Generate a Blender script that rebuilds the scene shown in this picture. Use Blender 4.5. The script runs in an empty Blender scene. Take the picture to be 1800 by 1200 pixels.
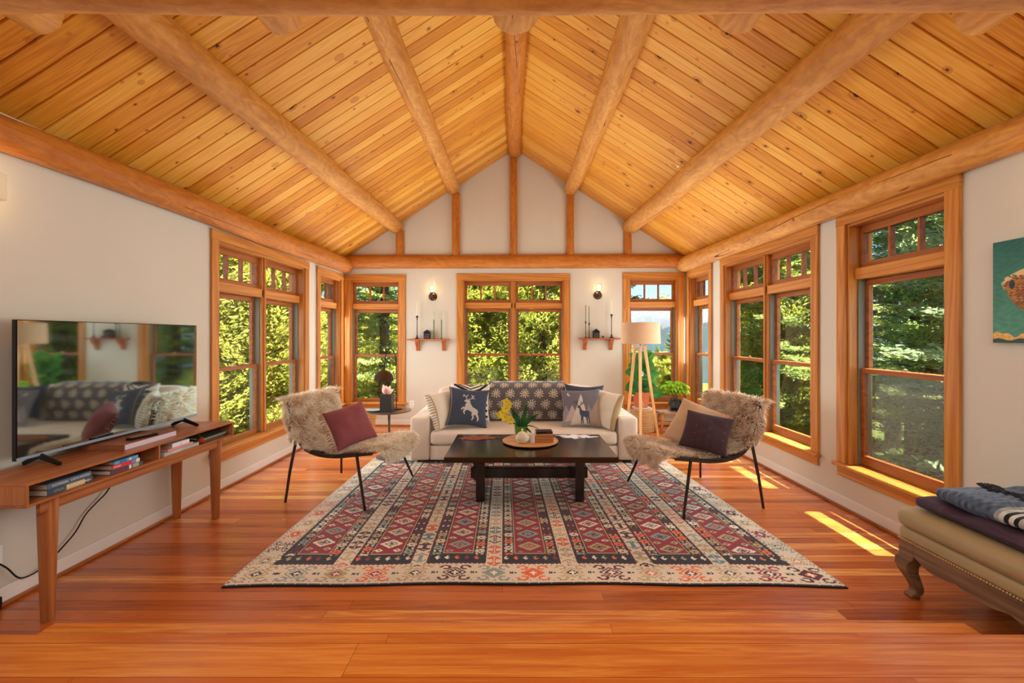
import bpy, bmesh, math, random
import numpy as np
from mathutils import Vector, Matrix, noise
PI = math.pi
SC = bpy.context.scene
COL = SC.collection
rng = np.random.default_rng(7)
F, H = 790.0, 1.40          # focal length in pixels of the 1800 wide frame, eye height
XL, XR, YB = -2.67, 2.68, 7.0   # left wall, right wall, far wall

# ---------------------------------------------------------------- objects
def wm(o):
    return (wm(o.parent) @ o.matrix_parent_inverse if o.parent else Matrix()) @ o.matrix_basis

def setp(o, parent, local=False):
    o.parent = parent
    if not local:
        o.matrix_parent_inverse = wm(parent).inverted()

def tag(o, label=None, cat=None, group=None, kind=None):
    if label: o['label'] = label
    if cat: o['category'] = cat
    if group: o['group'] = group
    if kind: o['kind'] = kind
    return o

def empty(name, loc=(0, 0, 0), rz=0, label=None, cat=None, group=None, kind=None):
    o = bpy.data.objects.new(name, None)
    COL.objects.link(o)
    o.empty_display_size = .05
    o.location = loc
    o.rotation_euler = (0, 0, rz)
    return tag(o, label, cat, group, kind)

def copy_tree(o, parent=None):
    c = o.copy()
    COL.objects.link(c)
    if parent:
        c.parent = parent
    for ch in list(o.children):
        copy_tree(ch, c)
    return c

def lin(c):
    return tuple(((x / 255) / 12.92 if x / 255 <= .04045 else ((x / 255 + .055) / 1.055) ** 2.4) for x in c)

class MB:
    def __init__(s): s.v, s.f = [], []
    def add(s, vs, fs):
        b = len(s.v)
        s.v.extend([tuple(v) for v in vs]); s.f.extend([tuple(b + i for i in f) for f in fs])
        return s
    def box(s, x0, x1, y0, y1, z0, z1):
        vs = [(x, y, z) for z in (z0, z1) for y in (y0, y1) for x in (x0, x1)]
        return s.add(vs, [(0, 2, 3, 1), (4, 5, 7, 6), (0, 1, 5, 4), (2, 6, 7, 3), (0, 4, 6, 2), (1, 3, 7, 5)])
    def obox(s, c, size, m):
        hx, hy, hz = [a / 2 for a in size]
        vs = [Vector(c) + m @ Vector((x, y, z)) for z in (-hz, hz) for y in (-hy, hy) for x in (-hx, hx)]
        return s.add(vs, [(0, 2, 3, 1), (4, 5, 7, 6), (0, 1, 5, 4), (2, 6, 7, 3), (0, 4, 6, 2), (1, 3, 7, 5)])
    def bar(s, p0, p1, w0, d0, w1=None, d1=None, up=(0, 0, 1)):
        p0, p1 = Vector(p0), Vector(p1)
        w1 = w0 if w1 is None else w1; d1 = d0 if d1 is None else d1
        t = (p1 - p0).normalized(); a = t.cross(Vector(up))
        if a.length < 1e-4: a = t.cross(Vector((1, 0, 0)))
        a.normalize(); b = a.cross(t)
        vs = []
        for p, w, d in ((p0, w0, d0), (p1, w1, d1)):
            for i, j in ((-1, -1), (1, -1), (1, 1), (-1, 1)):
                vs.append(p + a * (i * w / 2) + b * (j * d / 2))
        return s.add(vs, [(3, 2, 1, 0), (4, 5, 6, 7)] + [(i, (i + 1) % 4, (i + 1) % 4 + 4, i + 4) for i in range(4)])
    def tube(s, pts, r, n=10, caps=True):
        pts = [Vector(p) for p in pts]
        rs = r if isinstance(r, (list, tuple)) else [r] * len(pts)
        vs, fs = [], []
        t0 = (pts[1] - pts[0]).normalized()
        a = t0.orthogonal().normalized()
        for i, p in enumerate(pts):
            t = (pts[min(i + 1, len(pts) - 1)] - pts[max(i - 1, 0)]).normalized()
            a = (a - t * a.dot(t)).normalized(); b = t.cross(a)
            for k in range(n):
                an = 2 * PI * k / n
                vs.append(p + a * (rs[i] * math.cos(an)) + b * (rs[i] * math.sin(an)))
        for i in range(len(pts) - 1):
            for k in range(n):
                k2 = (k + 1) % n
                fs.append((i * n + k, i * n + k2, (i + 1) * n + k2, (i + 1) * n + k))
        if caps:
            fs.append(tuple(range(n))[::-1]); fs.append(tuple((len(pts) - 1) * n + k for k in range(n)))
        return s.add(vs, fs)
    def lathe(s, prof, c=(0, 0, 0), n=28, m=None):
        m = m or Matrix.Identity(3)
        vs, fs = [], []
        for r, z in prof:
            for k in range(n):
                an = 2 * PI * k / n
                vs.append(Vector(c) + m @ Vector((r * math.cos(an), r * math.sin(an), z)))
        for i in range(len(prof) - 1):
            for k in range(n):
                k2 = (k + 1) % n
                fs.append((i * n + k, i * n + k2, (i + 1) * n + k2, (i + 1) * n + k))
        if prof[0][0] > 1e-5: fs.append(tuple(range(n))[::-1])
        if prof[-1][0] > 1e-5: fs.append(tuple((len(prof) - 1) * n + k for k in range(n)))
        return s.add(vs, fs)
    def prism(s, poly, m, depth):
        """poly: 2-D outline in the local xy plane of 4x4 matrix m, pushed along local z"""
        n = len(poly)
        vs = [m @ Vector((x, y, 0)) for x, y in poly] + [m @ Vector((x, y, depth)) for x, y in poly]
        return s.add(vs, [tuple(range(n))[::-1], tuple(range(n, 2 * n))] + [(i, (i + 1) % n, (i + 1) % n + n, i + n) for i in range(n)])
    def leaf(s, p, d, up, L, W, k=.5, n=7, fold=.25, shape=.8, blunt=1):
        p, d, up = Vector(p), Vector(d).normalized(), Vector(up)
        vs = []
        down = Vector((0, 0, -1))
        prev = None
        for i in range(n + 1):
            t = i / n
            q = p + d * L * t + down * (k * L * t * t)
            tan = (d + down * (2 * k * t)).normalized()
            sd = tan.cross(up)
            if sd.length < .05: sd = tan.orthogonal()
            sd.normalize(); nn = sd.cross(tan)
            w = W / 2 * max(0, math.sin(PI * min(1, max(0, t)) ** shape)) ** blunt + .0006
            vs += [q - sd * w + nn * (w * fold), q, q + sd * w + nn * (w * fold)]
        fs = []
        for i in range(n):
            a = i * 3
            fs += [(a, a + 1, a + 4, a + 3), (a + 1, a + 2, a + 5, a + 4)]
        return s.add(vs, fs)
    def build(s, name, mat, parent=None, local=False, bev=0, smooth=None, seg=2, solid=0):
        me = bpy.data.meshes.new(name)
        me.from_pydata(s.v, [], s.f)
        me.update()
        bm = bmesh.new(); bm.from_mesh(me)
        bmesh.ops.recalc_face_normals(bm, faces=bm.faces)
        bm.to_mesh(me); bm.free()
        o = bpy.data.objects.new(name, me)
        COL.objects.link(o)
        if mat: me.materials.append(mat)
        if parent: setp(o, parent, local)
        if solid:
            m = o.modifiers.new('s', 'SOLIDIFY'); m.thickness = solid; m.offset = 0
        if bev:
            m = o.modifiers.new('b', 'BEVEL'); m.width = bev; m.segments = seg; m.limit_method = 'ANGLE'; m.angle_limit = .6
            m.use_clamp_overlap = True
        if smooth is None: smooth = 35 if not bev else 50
        if smooth:
            shade(me, smooth)
        return o

def shade(me, deg=35):
    me.shade_smooth()
    if deg < 180:
        bm = bmesh.new(); bm.from_mesh(me)
        a = math.radians(deg)
        for e in bm.edges:
            if len(e.link_faces) == 2 and e.calc_face_angle(0) > a: e.smooth = False
        bm.to_mesh(me); bm.free()

def arr_mesh(name, V, Fq, mat, parent=None, local=False, cols=None, smooth=False, vcols=None):
    """quads (n,4) or tris (n,3) from numpy; cols = one colour per face, vcols = one per vertex"""
    me = bpy.data.meshes.new(name)
    V = np.asarray(V, dtype=np.float32); Fq = np.asarray(Fq, dtype=np.int32)
    k = Fq.shape[1]
    me.vertices.add(len(V)); me.vertices.foreach_set('co', V.ravel())
    me.loops.add(Fq.size); me.loops.foreach_set('vertex_index', Fq.ravel())
    me.polygons.add(len(Fq)); me.polygons.foreach_set('loop_start', np.arange(0, Fq.size, k, dtype=np.int32))
    me.update(calc_edges=True)
    if smooth: me.polygons.foreach_set('use_smooth', np.ones(len(Fq), dtype=bool))
    if cols is not None:
        ca = me.color_attributes.new('Col', 'FLOAT_COLOR', 'CORNER')
        c4 = np.ones((len(Fq), 4), np.float32); c4[:, :3] = cols
        ca.data.foreach_set('color', np.repeat(c4, k, axis=0).ravel())
    if vcols is not None:
        ca = me.color_attributes.new('Col', 'FLOAT_COLOR', 'POINT')
        c4 = np.ones((len(V), 4), np.float32); c4[:, :3] = vcols
        ca.data.foreach_set('color', c4.ravel())
    me.validate()
    o = bpy.data.objects.new(name, me)
    COL.objects.link(o)
    if mat: me.materials.append(mat)
    if parent: setp(o, parent, local)
    return o

def grid_faces(nu, nv):
    i, j = np.meshgrid(np.arange(nu - 1), np.arange(nv - 1), indexing='ij')
    a = (i * nv + j).ravel()
    return np.stack([a, a + nv, a + nv + 1, a + 1], 1)

# ---------------------------------------------------------------- materials
class G:
    def __init__(s, name):
        s.m = bpy.data.materials.new(name); s.m.use_nodes = True
        s.t = s.m.node_tree; s.t.nodes.clear()
        s.out = s.n('ShaderNodeOutputMaterial'); s.b = s.n('ShaderNodeBsdfPrincipled')
        s.t.links.new(s.b.outputs[0], s.out.inputs[0])
        s._tc = None
    def n(s, ty, **kw):
        x = s.t.nodes.new(ty)
        for k, v in kw.items(): setattr(x, k, v)
        return x
    def put(s, sock, v):
        if isinstance(v, bpy.types.NodeSocket): s.t.links.new(v, sock)
        elif v is not None:
            if hasattr(sock.default_value, '__len__'):
                v = tuple(v) if hasattr(v, '__len__') else (v,) * len(sock.default_value)
                if len(sock.default_value) == 4 and len(v) == 3: v = v + (1,)
            sock.default_value = v
    def obj(s):
        if not s._tc: s._tc = s.n('ShaderNodeTexCoord')
        return s._tc.outputs['Object']
    def map(s, vec, scale=(1, 1, 1), loc=(0, 0, 0), rot=(0, 0, 0)):
        x = s.n('ShaderNodeMapping'); s.put(x.inputs[0], vec); s.put(x.inputs[1], loc); s.put(x.inputs[2], rot); s.put(x.inputs[3], scale)
        return x.outputs[0]
    def sep(s, v):
        x = s.n('ShaderNodeSeparateXYZ'); s.put(x.inputs[0], v); return x.outputs
    def comb(s, a, b, c):
        x = s.n('ShaderNodeCombineXYZ'); s.put(x.inputs[0], a); s.put(x.inputs[1], b); s.put(x.inputs[2], c); return x.outputs[0]
    def ma(s, op, a, b=None, c=None):
        x = s.n('ShaderNodeMath', operation=op); s.put(x.inputs[0], a)
        if b is not None: s.put(x.inputs[1], b)
        if c is not None: s.put(x.inputs[2], c)
        return x.outputs[0]
    def mix(s, f, a, b, mode='MIX'):
        x = s.n('ShaderNodeMix', data_type='RGBA', blend_type=mode)
        s.put(x.inputs[0], f); s.put(x.inputs[6], a); s.put(x.inputs[7], b); return x.outputs[2]
    def noise(s, vec, sc=5, det=3, rough=.5, dist=0, col=False):
        x = s.n('ShaderNodeTexNoise'); s.put(x.inputs['Vector'], vec); s.put(x.inputs['Scale'], sc); s.put(x.inputs['Detail'], det)
        s.put(x.inputs['Roughness'], rough); s.put(x.inputs['Distortion'], dist); return x.outputs[1 if col else 0]
    def white(s, vec, col=False):
        x = s.n('ShaderNodeTexWhiteNoise', noise_dimensions='3D'); s.put(x.inputs['Vector'], vec); return x.outputs[1 if col else 0]
    def voro(s, vec, sc=5, rnd=1, feat='F1'):
        x = s.n('ShaderNodeTexVoronoi', feature=feat); s.put(x.inputs['Vector'], vec); s.put(x.inputs['Scale'], sc); s.put(x.inputs['Randomness'], rnd); return x.outputs
    def ramp(s, f, stops, interp='LINEAR'):
        x = s.n('ShaderNodeValToRGB'); s.put(x.inputs[0], f); cr = x.color_ramp; cr.interpolation = interp
        while len(cr.elements) < len(stops): cr.elements.new(.5)
        for e, (p, c) in zip(cr.elements, stops):
            e.position = p; e.color = (c if len(c) == 4 else tuple(c) + (1,)) if hasattr(c, '__len__') else (c, c, c, 1)
        return x.outputs[0]
    def attr(s):
        x = s.n('ShaderNodeAttribute'); x.attribute_name = 'Col'; return x.outputs[0]
    def bump(s, h, st=.3, d=.01):
        x = s.n('ShaderNodeBump'); s.put(x.inputs['Strength'], st); s.put(x.inputs['Distance'], d); s.put(x.inputs['Height'], h)
        s.put(s.b.inputs['Normal'], x.outputs[0])
    def set(s, col=None, rough=None, metal=None, spec=None, coat=None, sheen=None, em=None, ems=None):
        for k, v in (('Base Color', col), ('Roughness', rough), ('Metallic', metal), ('Specular IOR Level', spec), ('Coat Weight', coat),
                     ('Sheen Weight', sheen), ('Emission Color', em), ('Emission Strength', ems)):
            if v is not None: s.put(s.b.inputs[k], v)
        return s

def plain(name, rgb, rough=.6, metal=0, var=.08, sc=8, bump=0, bsc=60, spec=.5, coat=0):
    g = G(name); c = lin(rgb)
    n = g.noise(g.obj(), sc, 4)
    col = g.mix(n, tuple(x * (1 - var) for x in c), tuple(min(1, x * (1 + var)) for x in c))
    g.set(col=col, rough=rough, metal=metal, spec=spec, coat=coat)
    if bump: g.bump(g.noise(g.obj(), bsc, 4), bump, .004)
    return g.m

def wood(name, lo, hi, axis='z', rough=.4, gs=26, coat=.15, knots=0, bump=.08, streak=.05):
    g = G(name)
    st = {'x': (streak, 1, 1), 'y': (1, streak, 1), 'z': (1, 1, streak)}[axis]
    v = g.map(g.obj(), st)
    big = g.noise(v, 6, 2, .5, .6)
    fine = g.noise(v, gs * 3, 4, .6, .2)
    w = g.ma('FRACT', g.ma('MULTIPLY', big, 7))
    w = g.ma('ABSOLUTE', g.ma('SUBTRACT', w, .5))
    f = g.ma('ADD', g.ma('MULTIPLY', w, .8), g.ma('MULTIPLY', fine, .6))
    col = g.ramp(f, [(.15, lin(lo)), (.75, lin(hi))])
    if knots:
        kd = g.voro(g.obj(), knots)
        k = g.ma('LESS_THAN', kd[0], .045)
        kk = g.ma('MULTIPLY', k, g.ma('GREATER_THAN', g.sep(kd[1])[0], .5))
        col = g.mix(kk, col, tuple(x * .25 for x in lin(lo)))
    g.set(col=col, rough=rough, coat=coat)
    g.put(g.b.inputs['Coat Roughness'], .25)
    g.bump(fine, bump, .003)
    return g.m

def fabric(name, rgb, var=.12, sc=350, rough=.95, sheen=.2, bump=.35, useattr=False):
    g = G(name)
    v = g.obj()
    wv = g.n('ShaderNodeTexWave', bands_direction='X'); g.put(wv.inputs[0], v); g.put(wv.inputs['Scale'], sc / 3.5); g.put(wv.inputs['Distortion'], 2)
    wv2 = g.n('ShaderNodeTexWave', bands_direction='Z'); g.put(wv2.inputs[0], v); g.put(wv2.inputs['Scale'], sc / 3.5); g.put(wv2.inputs['Distortion'], 2)
    n = g.noise(v, sc / 3, 3, .7)
    t = g.ma('MULTIPLY', g.ma('ADD', g.ma('ADD', wv.outputs[1], wv2.outputs[1]), n), .333)
    if useattr: base = g.attr()
    else: base = lin(rgb)
    col = g.mix(t, g.mix(1, base, (1 - var,) * 3, 'MULTIPLY'), g.mix(1, base, (1 + var,) * 3, 'MULTIPLY'))
    g.set(col=col, rough=rough, sheen=sheen, spec=.2)
    g.bump(t, bump, .002)
    return g.m

def m_wall(name, rgb):
    g = G(name); v = g.obj()
    a = g.noise(v, 2.2, 4, .55); b = g.noise(v, 18, 5, .6)
    c = lin(rgb)
    g.set(col=g.mix(a, tuple(x * .95 for x in c), tuple(min(1, x * 1.04) for x in c)), rough=.85, spec=.25)
    g.bump(g.ma('ADD', g.ma('MULTIPLY', a, .7), g.ma('MULTIPLY', b, .25)), .18, .02)
    return g.m

def m_floor(name, pw, seed, lo, mid, hi):
    g = G(name); x, y, z = g.sep(g.obj())
    iy = g.ma('FLOOR', g.ma('DIVIDE', y, pw))
    off = g.white(g.comb(iy, seed, 0))
    ix = g.ma('FLOOR', g.ma('DIVIDE', g.ma('ADD', x, g.ma('MULTIPLY', off, 7)), 2.6))
    r = g.white(g.comb(iy, ix, seed + 3))
    r2 = g.white(g.comb(ix, iy, seed + 9))
    gv = g.comb(g.ma('ADD', g.ma('MULTIPLY', x, .55), g.ma('MULTIPLY', r, 40)), g.ma('MULTIPLY', y, 11), r2)
    gr = g.noise(gv, 3.0, 5, .62, .8)
    fine = g.noise(g.comb(g.ma('MULTIPLY', x, 2), g.ma('MULTIPLY', y, 120), r), 3, 3, .6)
    f = g.ma('ADD', g.ma('ADD', g.ma('MULTIPLY', r, .65), g.ma('MULTIPLY', gr, .9)), g.ma('MULTIPLY', fine, .22))
    col = g.ramp(g.ma('SUBTRACT', f, .38), [(.12, lin(lo)), (.42, lin(mid)), (.62, lin(mid)), (.9, lin(hi))])
    # knots
    kd = g.voro(g.comb(g.ma('MULTIPLY', x, 1), g.ma('MULTIPLY', y, 1.6), 0), 1.7)
    kn = g.ma('MULTIPLY', g.ma('LESS_THAN', kd[0], .012), g.ma('GREATER_THAN', g.sep(kd[1])[0], .35))
    col = g.mix(kn, col, tuple(c * .35 for c in lin(lo)))
    fr = g.ma('FRACT', g.ma('DIVIDE', y, pw))
    e = g.ma('MINIMUM', fr, g.ma('SUBTRACT', 1, fr))
    gap = g.ma('LESS_THAN', e, .0011 / pw)
    fx = g.ma('FRACT', g.ma('DIVIDE', g.ma('ADD', x, g.ma('MULTIPLY', off, 7)), 2.6))
    gap2 = g.ma('LESS_THAN', fx, .0007)
    gp = g.ma('MAXIMUM', gap, gap2)
    col = g.mix(g.ma('MULTIPLY', gp, .85), col, tuple(c * .3 for c in lin(lo)))
    g.set(col=col, rough=g.ma('ADD', .2, g.ma('MULTIPLY', g.noise(g.obj(), 3, 1), .10)), spec=.5, coat=.25)
    g.put(g.b.inputs['Coat Roughness'], .18)
    g.bump(g.ma('SUBTRACT', g.ma('MULTIPLY', g.noise(g.obj(), 5, 1), .3), gp), .10, .003)
    return g.m

def m_ceiling(name, pw):
    g = G(name); x, y, z = g.sep(g.obj())
    iy = g.ma('FLOOR', g.ma('DIVIDE', y, pw))
    side = g.ma('GREATER_THAN', x, 0)
    r = g.white(g.comb(iy, side, 1.5)); r2 = g.white(g.comb(iy, side, 5.5))
    fy = g.ma('FRACT', g.ma('DIVIDE', y, pw))
    gx = g.ma('ADD', g.ma('MULTIPLY', x, .5), g.ma('MULTIPLY', r, 60))
    # cathedral grain
    b = g.noise(g.comb(g.ma('MULTIPLY', gx, 1.0), g.ma('MULTIPLY', y, 7), r), 1.3, 2, .5, .5)
    w = g.ma('ABSOLUTE', g.ma('SUBTRACT', g.ma('FRACT', g.ma('MULTIPLY', b, 11)), .5))
    fine = g.noise(g.comb(gx, g.ma('MULTIPLY', y, 30), 0), 3, 4, .6)
    f = g.ma('ADD', g.ma('ADD', g.ma('MULTIPLY', w, .38), g.ma('MULTIPLY', fine, .45)), g.ma('MULTIPLY', r2, .38))
    col = g.ramp(f, [(.18, lin((182, 106, 20))), (.5, lin((220, 150, 44))), (.85, lin((238, 184, 84)))])
    kv = g.comb(g.ma('ADD', x, g.ma('MULTIPLY', r, 9)), y, 0)
    for sc, th, gt in ((3.4, .062, .38), (6.5, .066, .5), (9.5, .06, .6)):
        kd = g.voro(g.n('ShaderNodeVectorMath', operation='ADD').outputs[0] if False else kv, sc)
        jit = g.ma('MULTIPLY', g.ma('SUBTRACT', g.noise(kv, 25, 2), .5), .04)
        d = g.ma('ADD', kd[0], jit)
        ex = g.ma('GREATER_THAN', g.sep(kd[1])[0], gt)
        halo = g.ma('MULTIPLY', g.ma('LESS_THAN', d, th * 2.3), ex)
        col = g.mix(g.ma('MULTIPLY', halo, .45), col, lin((158, 82, 18)))
        kn = g.ma('MULTIPLY', g.ma('LESS_THAN', d, th), ex)
        col = g.mix(g.ma('MULTIPLY', kn, .95), col, lin((74, 30, 8)))
    g.set(col=col, rough=.42, coat=.15)
    g.bump(fine, .06, .003)
    return g.m

def m_log(name, lo, hi, dark=(120, 64, 20)):
    g = G(name); v = g.obj()
    x, y, z = g.sep(v)
    st = g.comb(x, y, g.ma('MULTIPLY', z, .12))
    a = g.noise(st, 9, 4, .6, .4)
    b = g.noise(g.comb(x, y, g.ma('MULTIPLY', z, .45)), 30, 4, .65, .6)
    big = g.noise(g.comb(x, y, g.ma('MULTIPLY', z, .3)), 5, 2, .5, .4)
    ring = g.ma('ABSOLUTE', g.ma('SUBTRACT', g.ma('FRACT', g.ma('MULTIPLY', big, 9)), .5))
    f = g.ma('ADD', g.ma('ADD', g.ma('MULTIPLY', a, .45), g.ma('MULTIPLY', b, .45)), g.ma('MULTIPLY', ring, .25))
    col = g.ramp(f, [(.3, lin(lo)), (.75, lin(hi))])
    # long drying cracks
    cn = g.noise(g.comb(x, y, g.ma('MULTIPLY', z, .03)), 4.2, 1, .4)
    cr = g.ma('LESS_THAN', g.ma('ABSOLUTE', g.ma('SUBTRACT', cn, .40)), .0035)
    seg = g.ma('GREATER_THAN', g.noise(g.comb(x, y, z), 1.3, 1), .5)
    col = g.mix(g.ma('MULTIPLY', cr, seg), col, tuple(c * .45 for c in lin(dark)))
    kd = g.voro(g.comb(x, y, g.ma('MULTIPLY', z, .8)), 3.2)
    kn = g.ma('MULTIPLY', g.ma('LESS_THAN', kd[0], .05), g.ma('GREATER_THAN', g.sep(kd[1])[0], .55))
    col = g.mix(g.ma('MULTIPLY', kn, .8), col, lin(dark))
    g.set(col=col, rough=.5, coat=.1)
    g.bump(g.ma('ADD', b, g.ma('MULTIPLY', a, 1.2)), .35, .006)
    return g.m

def m_attr(name, rough=.9, sc=300, bump=.3, sheen=.1, metal=0):
    g = G(name)
    n = g.noise(g.obj(), sc, 3, .7)
    g.set(col=g.mix(n, g.mix(1, g.attr(), (.86,) * 3, 'MULTIPLY'), g.mix(1, g.attr(), (1.12,) * 3, 'MULTIPLY')), rough=rough, sheen=sheen, spec=.2)
    g.bump(n, bump, .002)
    return g.m

def m_glass():
    g = G('window_glass'); t = g.t
    tr = g.n('ShaderNodeBsdfTransparent'); tr.inputs[0].default_value = (.97, .985, .975, 1)
    gl = g.n('ShaderNodeBsdfGlossy'); gl.inputs['Roughness'].default_value = .01
    lw = g.n('ShaderNodeLayerWeight'); lw.inputs[0].default_value = .5
    mx = g.n('ShaderNodeMixShader'); t.links.new(g.ma('ADD', .022, g.ma('MULTIPLY', g.ma('POWER', lw.outputs['Facing'], 5), .35)), mx.inputs[0]); t.links.new(tr.outputs[0], mx.inputs[1]); t.links.new(gl.outputs[0], mx.inputs[2])
    t.links.new(mx.outputs[0], g.out.inputs[0]); t.nodes.remove(g.b)
    return g.m

def m_screen():
    g = G('insect_screen'); t = g.t
    tr = g.n('ShaderNodeBsdfTransparent')
    df = g.n('ShaderNodeBsdfDiffuse'); df.inputs[0].default_value = (*lin((150, 155, 150)), 1)
    mx = g.n('ShaderNodeMixShader')
    n = g.noise(g.obj(), 3, 2)
    t.links.new(g.ma('ADD', .26, g.ma('MULTIPLY', n, .12)), mx.inputs[0]); t.links.new(tr.outputs[0], mx.inputs[1]); t.links.new(df.outputs[0], mx.inputs[2])
    t.links.new(mx.outputs[0], g.out.inputs[0]); t.nodes.remove(g.b)
    return g.m

def m_tv():
    g = G('television_screen'); t = g.t
    g.set(col=lin((8, 10, 10)), rough=.3)
    gl = g.n('ShaderNodeBsdfGlossy'); gl.inputs['Roughness'].default_value = .035; gl.inputs[0].default_value = (.74, .95, 1.0, 1)
    mx = g.n('ShaderNodeMixShader'); mx.inputs[0].default_value = .58
    t.links.new(g.b.outputs[0], mx.inputs[1]); t.links.new(gl.outputs[0], mx.inputs[2]); t.links.new(mx.outputs[0], g.out.inputs[0])
    g.put(gl.inputs['Roughness'], g.ma('ADD', .03, g.ma('MULTIPLY', g.noise(g.obj(), 2, 2), .02)))
    return g.m

def m_clear(name, tint=(.97, .96, .94), f=.12):
    g = G(name); t = g.t
    tr = g.n('ShaderNodeBsdfTransparent'); tr.inputs[0].default_value = (*tint, 1)
    gl = g.n('ShaderNodeBsdfGlossy'); gl.inputs['Roughness'].default_value = .05
    mx = g.n('ShaderNodeMixShader'); mx.inputs[0].default_value = f
    t.links.new(tr.outputs[0], mx.inputs[1]); t.links.new(gl.outputs[0], mx.inputs[2]); t.links.new(mx.outputs[0], g.out.inputs[0]); t.nodes.remove(g.b)
    return g.m

def m_leaf(name, a, b, trans=.35, sc=3, rnd=True):
    g = G(name); t = g.t
    n = g.noise(g.obj(), sc, 3)
    if rnd:
        oi = g.n('ShaderNodeObjectInfo')
        n = g.ma('ADD', g.ma('MULTIPLY', n, .7), g.ma('MULTIPLY', oi.outputs['Random'], .35))
    col = g.ramp(n, [(.3, lin(a)), (.75, lin(b))])
    df = g.n('ShaderNodeBsdfDiffuse'); tl = g.n('ShaderNodeBsdfTranslucent')
    t.links.new(col, df.inputs[0]); t.links.new(col, tl.inputs[0])
    mx = g.n('ShaderNodeMixShader'); mx.inputs[0].default_value = trans
    t.links.new(df.outputs[0], mx.inputs[1]); t.links.new(tl.outputs[0], mx.inputs[2]); t.links.new(mx.outputs[0], g.out.inputs[0]); t.nodes.remove(g.b)
    return g.m

def m_emit(name, rgb, st):
    g = G(name); g.set(col=(1, 1, 1), em=lin(rgb), ems=st)
    return g.m

MT = dict(
    wall=m_wall('plaster', (209, 202, 184)),
    base=plain('painted_baseboard', (228, 222, 212), .5, var=.03),
    ceil=m_ceiling('knotty_pine_boards', .135),
    floor=m_floor('fir_floor', .082, 2, (138, 60, 20), (186, 98, 40), (232, 162, 82)),
    landing=m_floor('fir_landing', .155, 11, (138, 56, 14), (186, 92, 28), (218, 136, 56)),
    log=m_log('peeled_log', (170, 102, 34), (228, 166, 82)),
    log2=m_log('amber_log', (156, 84, 22), (212, 136, 54)),
    firv=wood('fir_upright', (164, 94, 30), (212, 142, 62), 'z', .35, coat=.3),
    firh=wood('fir_crosswise', (164, 94, 30), (212, 142, 62), 'x', .35, coat=.3),
    sash=wood('sash_fir', (128, 66, 26), (172, 102, 48), 'x', .35, coat=.3),
    liner=plain('vinyl_track', (122, 124, 108), .5),
    glass=m_glass(), screen=m_screen(),
    teak=wood('warm_teak', (132, 70, 32), (186, 114, 62), 'y', .38, coat=.2),
    teakz=wood('warm_teak_leg', (138, 78, 40), (188, 120, 70), 'z', .38, coat=.2),
    ebony=wood('dark_stained_wood', (9, 7, 6), (26, 20, 16), 'x', .17, coat=.5),
    black=plain('black_plastic', (14, 14, 15), .35),
    silver=plain('brushed_silver', (148, 166, 182), .3, metal=.2),
    dgrey=plain('dark_metal', (70, 64, 60), .35, metal=.7),
    leather=plain('dark_sling_leather', (58, 50, 46), .5, bump=.2, bsc=150),
    sofa=fabric('oat_linen', (222, 204, 182), .10),
    tv=m_tv(), steel=plain('nickel', (120, 108, 96), .22, metal=.9),
    iron=plain('black_iron', (30, 26, 24), .55),
    clear=m_clear('clear_lamp_glass'),
    lampshade=fabric('linen_shade', (196, 156, 118), .10, sc=500),
    pale=wood('pale_oak', (196, 140, 84), (226, 176, 120), 'z', .45),
    terra=plain('terracotta', (190, 104, 66), .8, var=.1, sc=12, bump=.1),
    green=plain('green_glaze', (74, 124, 40), .2, coat=.6),
    cream=plain('cream_glaze', (214, 204, 174), .2, coat=.6, var=.12, sc=30),
    navy=plain('dark_blue_glaze', (34, 48, 54), .15, coat=.8, var=.6, sc=22),
    soil=plain('potting_soil', (60, 42, 30), .95, var=.4, sc=60, bump=.5),
    paper=plain('paper', (214, 198, 168), .9, var=.05, bump=.25, bsc=400),
    white=plain('white_plastic', (236, 234, 228), .4, var=.02),
    candle=plain('ivory_wax', (240, 228, 205), .5, var=.03),
    gcandle=plain('green_wax', (128, 158, 92), .5, var=.1),
    figleaf=m_leaf('fiddle_leaf', (32, 76, 40), (84, 134, 58), .3, 5, False),
    lime=m_leaf('bright_leaf', (104, 150, 30), (160, 196, 62), .45, 8, False),
    orleaf=m_leaf('orchid_leaf', (26, 62, 34), (62, 104, 58), .15, 8, False),
    stem=plain('plant_stem', (96, 104, 52), .7),
    bark=plain('grey_bark', (104, 84, 66), .95, var=.4, sc=9, bump=.8, bsc=20),
    petal=plain('yellow_petal', (236, 216, 60), .6, var=.1),
    wicker=plain('wicker', (206, 160, 104), .8, var=.25, sc=30, bump=.6, bsc=120),
    ottoman=plain('tan_leather', (156, 136, 98), .38, var=.14, sc=5, bump=.15, bsc=220, coat=.1),
    carved=wood('carved_walnut', (70, 50, 36), (128, 96, 70), 'y', .5, gs=40),
    brass=plain('aged_brass', (226, 200, 146), .3, metal=.7),
    table=plain('pewter_lacquer', (104, 90, 80), .3, metal=.3, coat=.3),
    col=m_attr('woven_colours'), colsm=m_attr('printed_colours', .6, 120, .1, 0),
    rug=m_attr('kilim_wool', .95, 420, .4, .2), fur=m_attr('sheepskin_wool', .9, 200, .0, .35),
)
SKY, SUN, WIN, FILL = .22, 38.0, 22.0, 95
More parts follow.
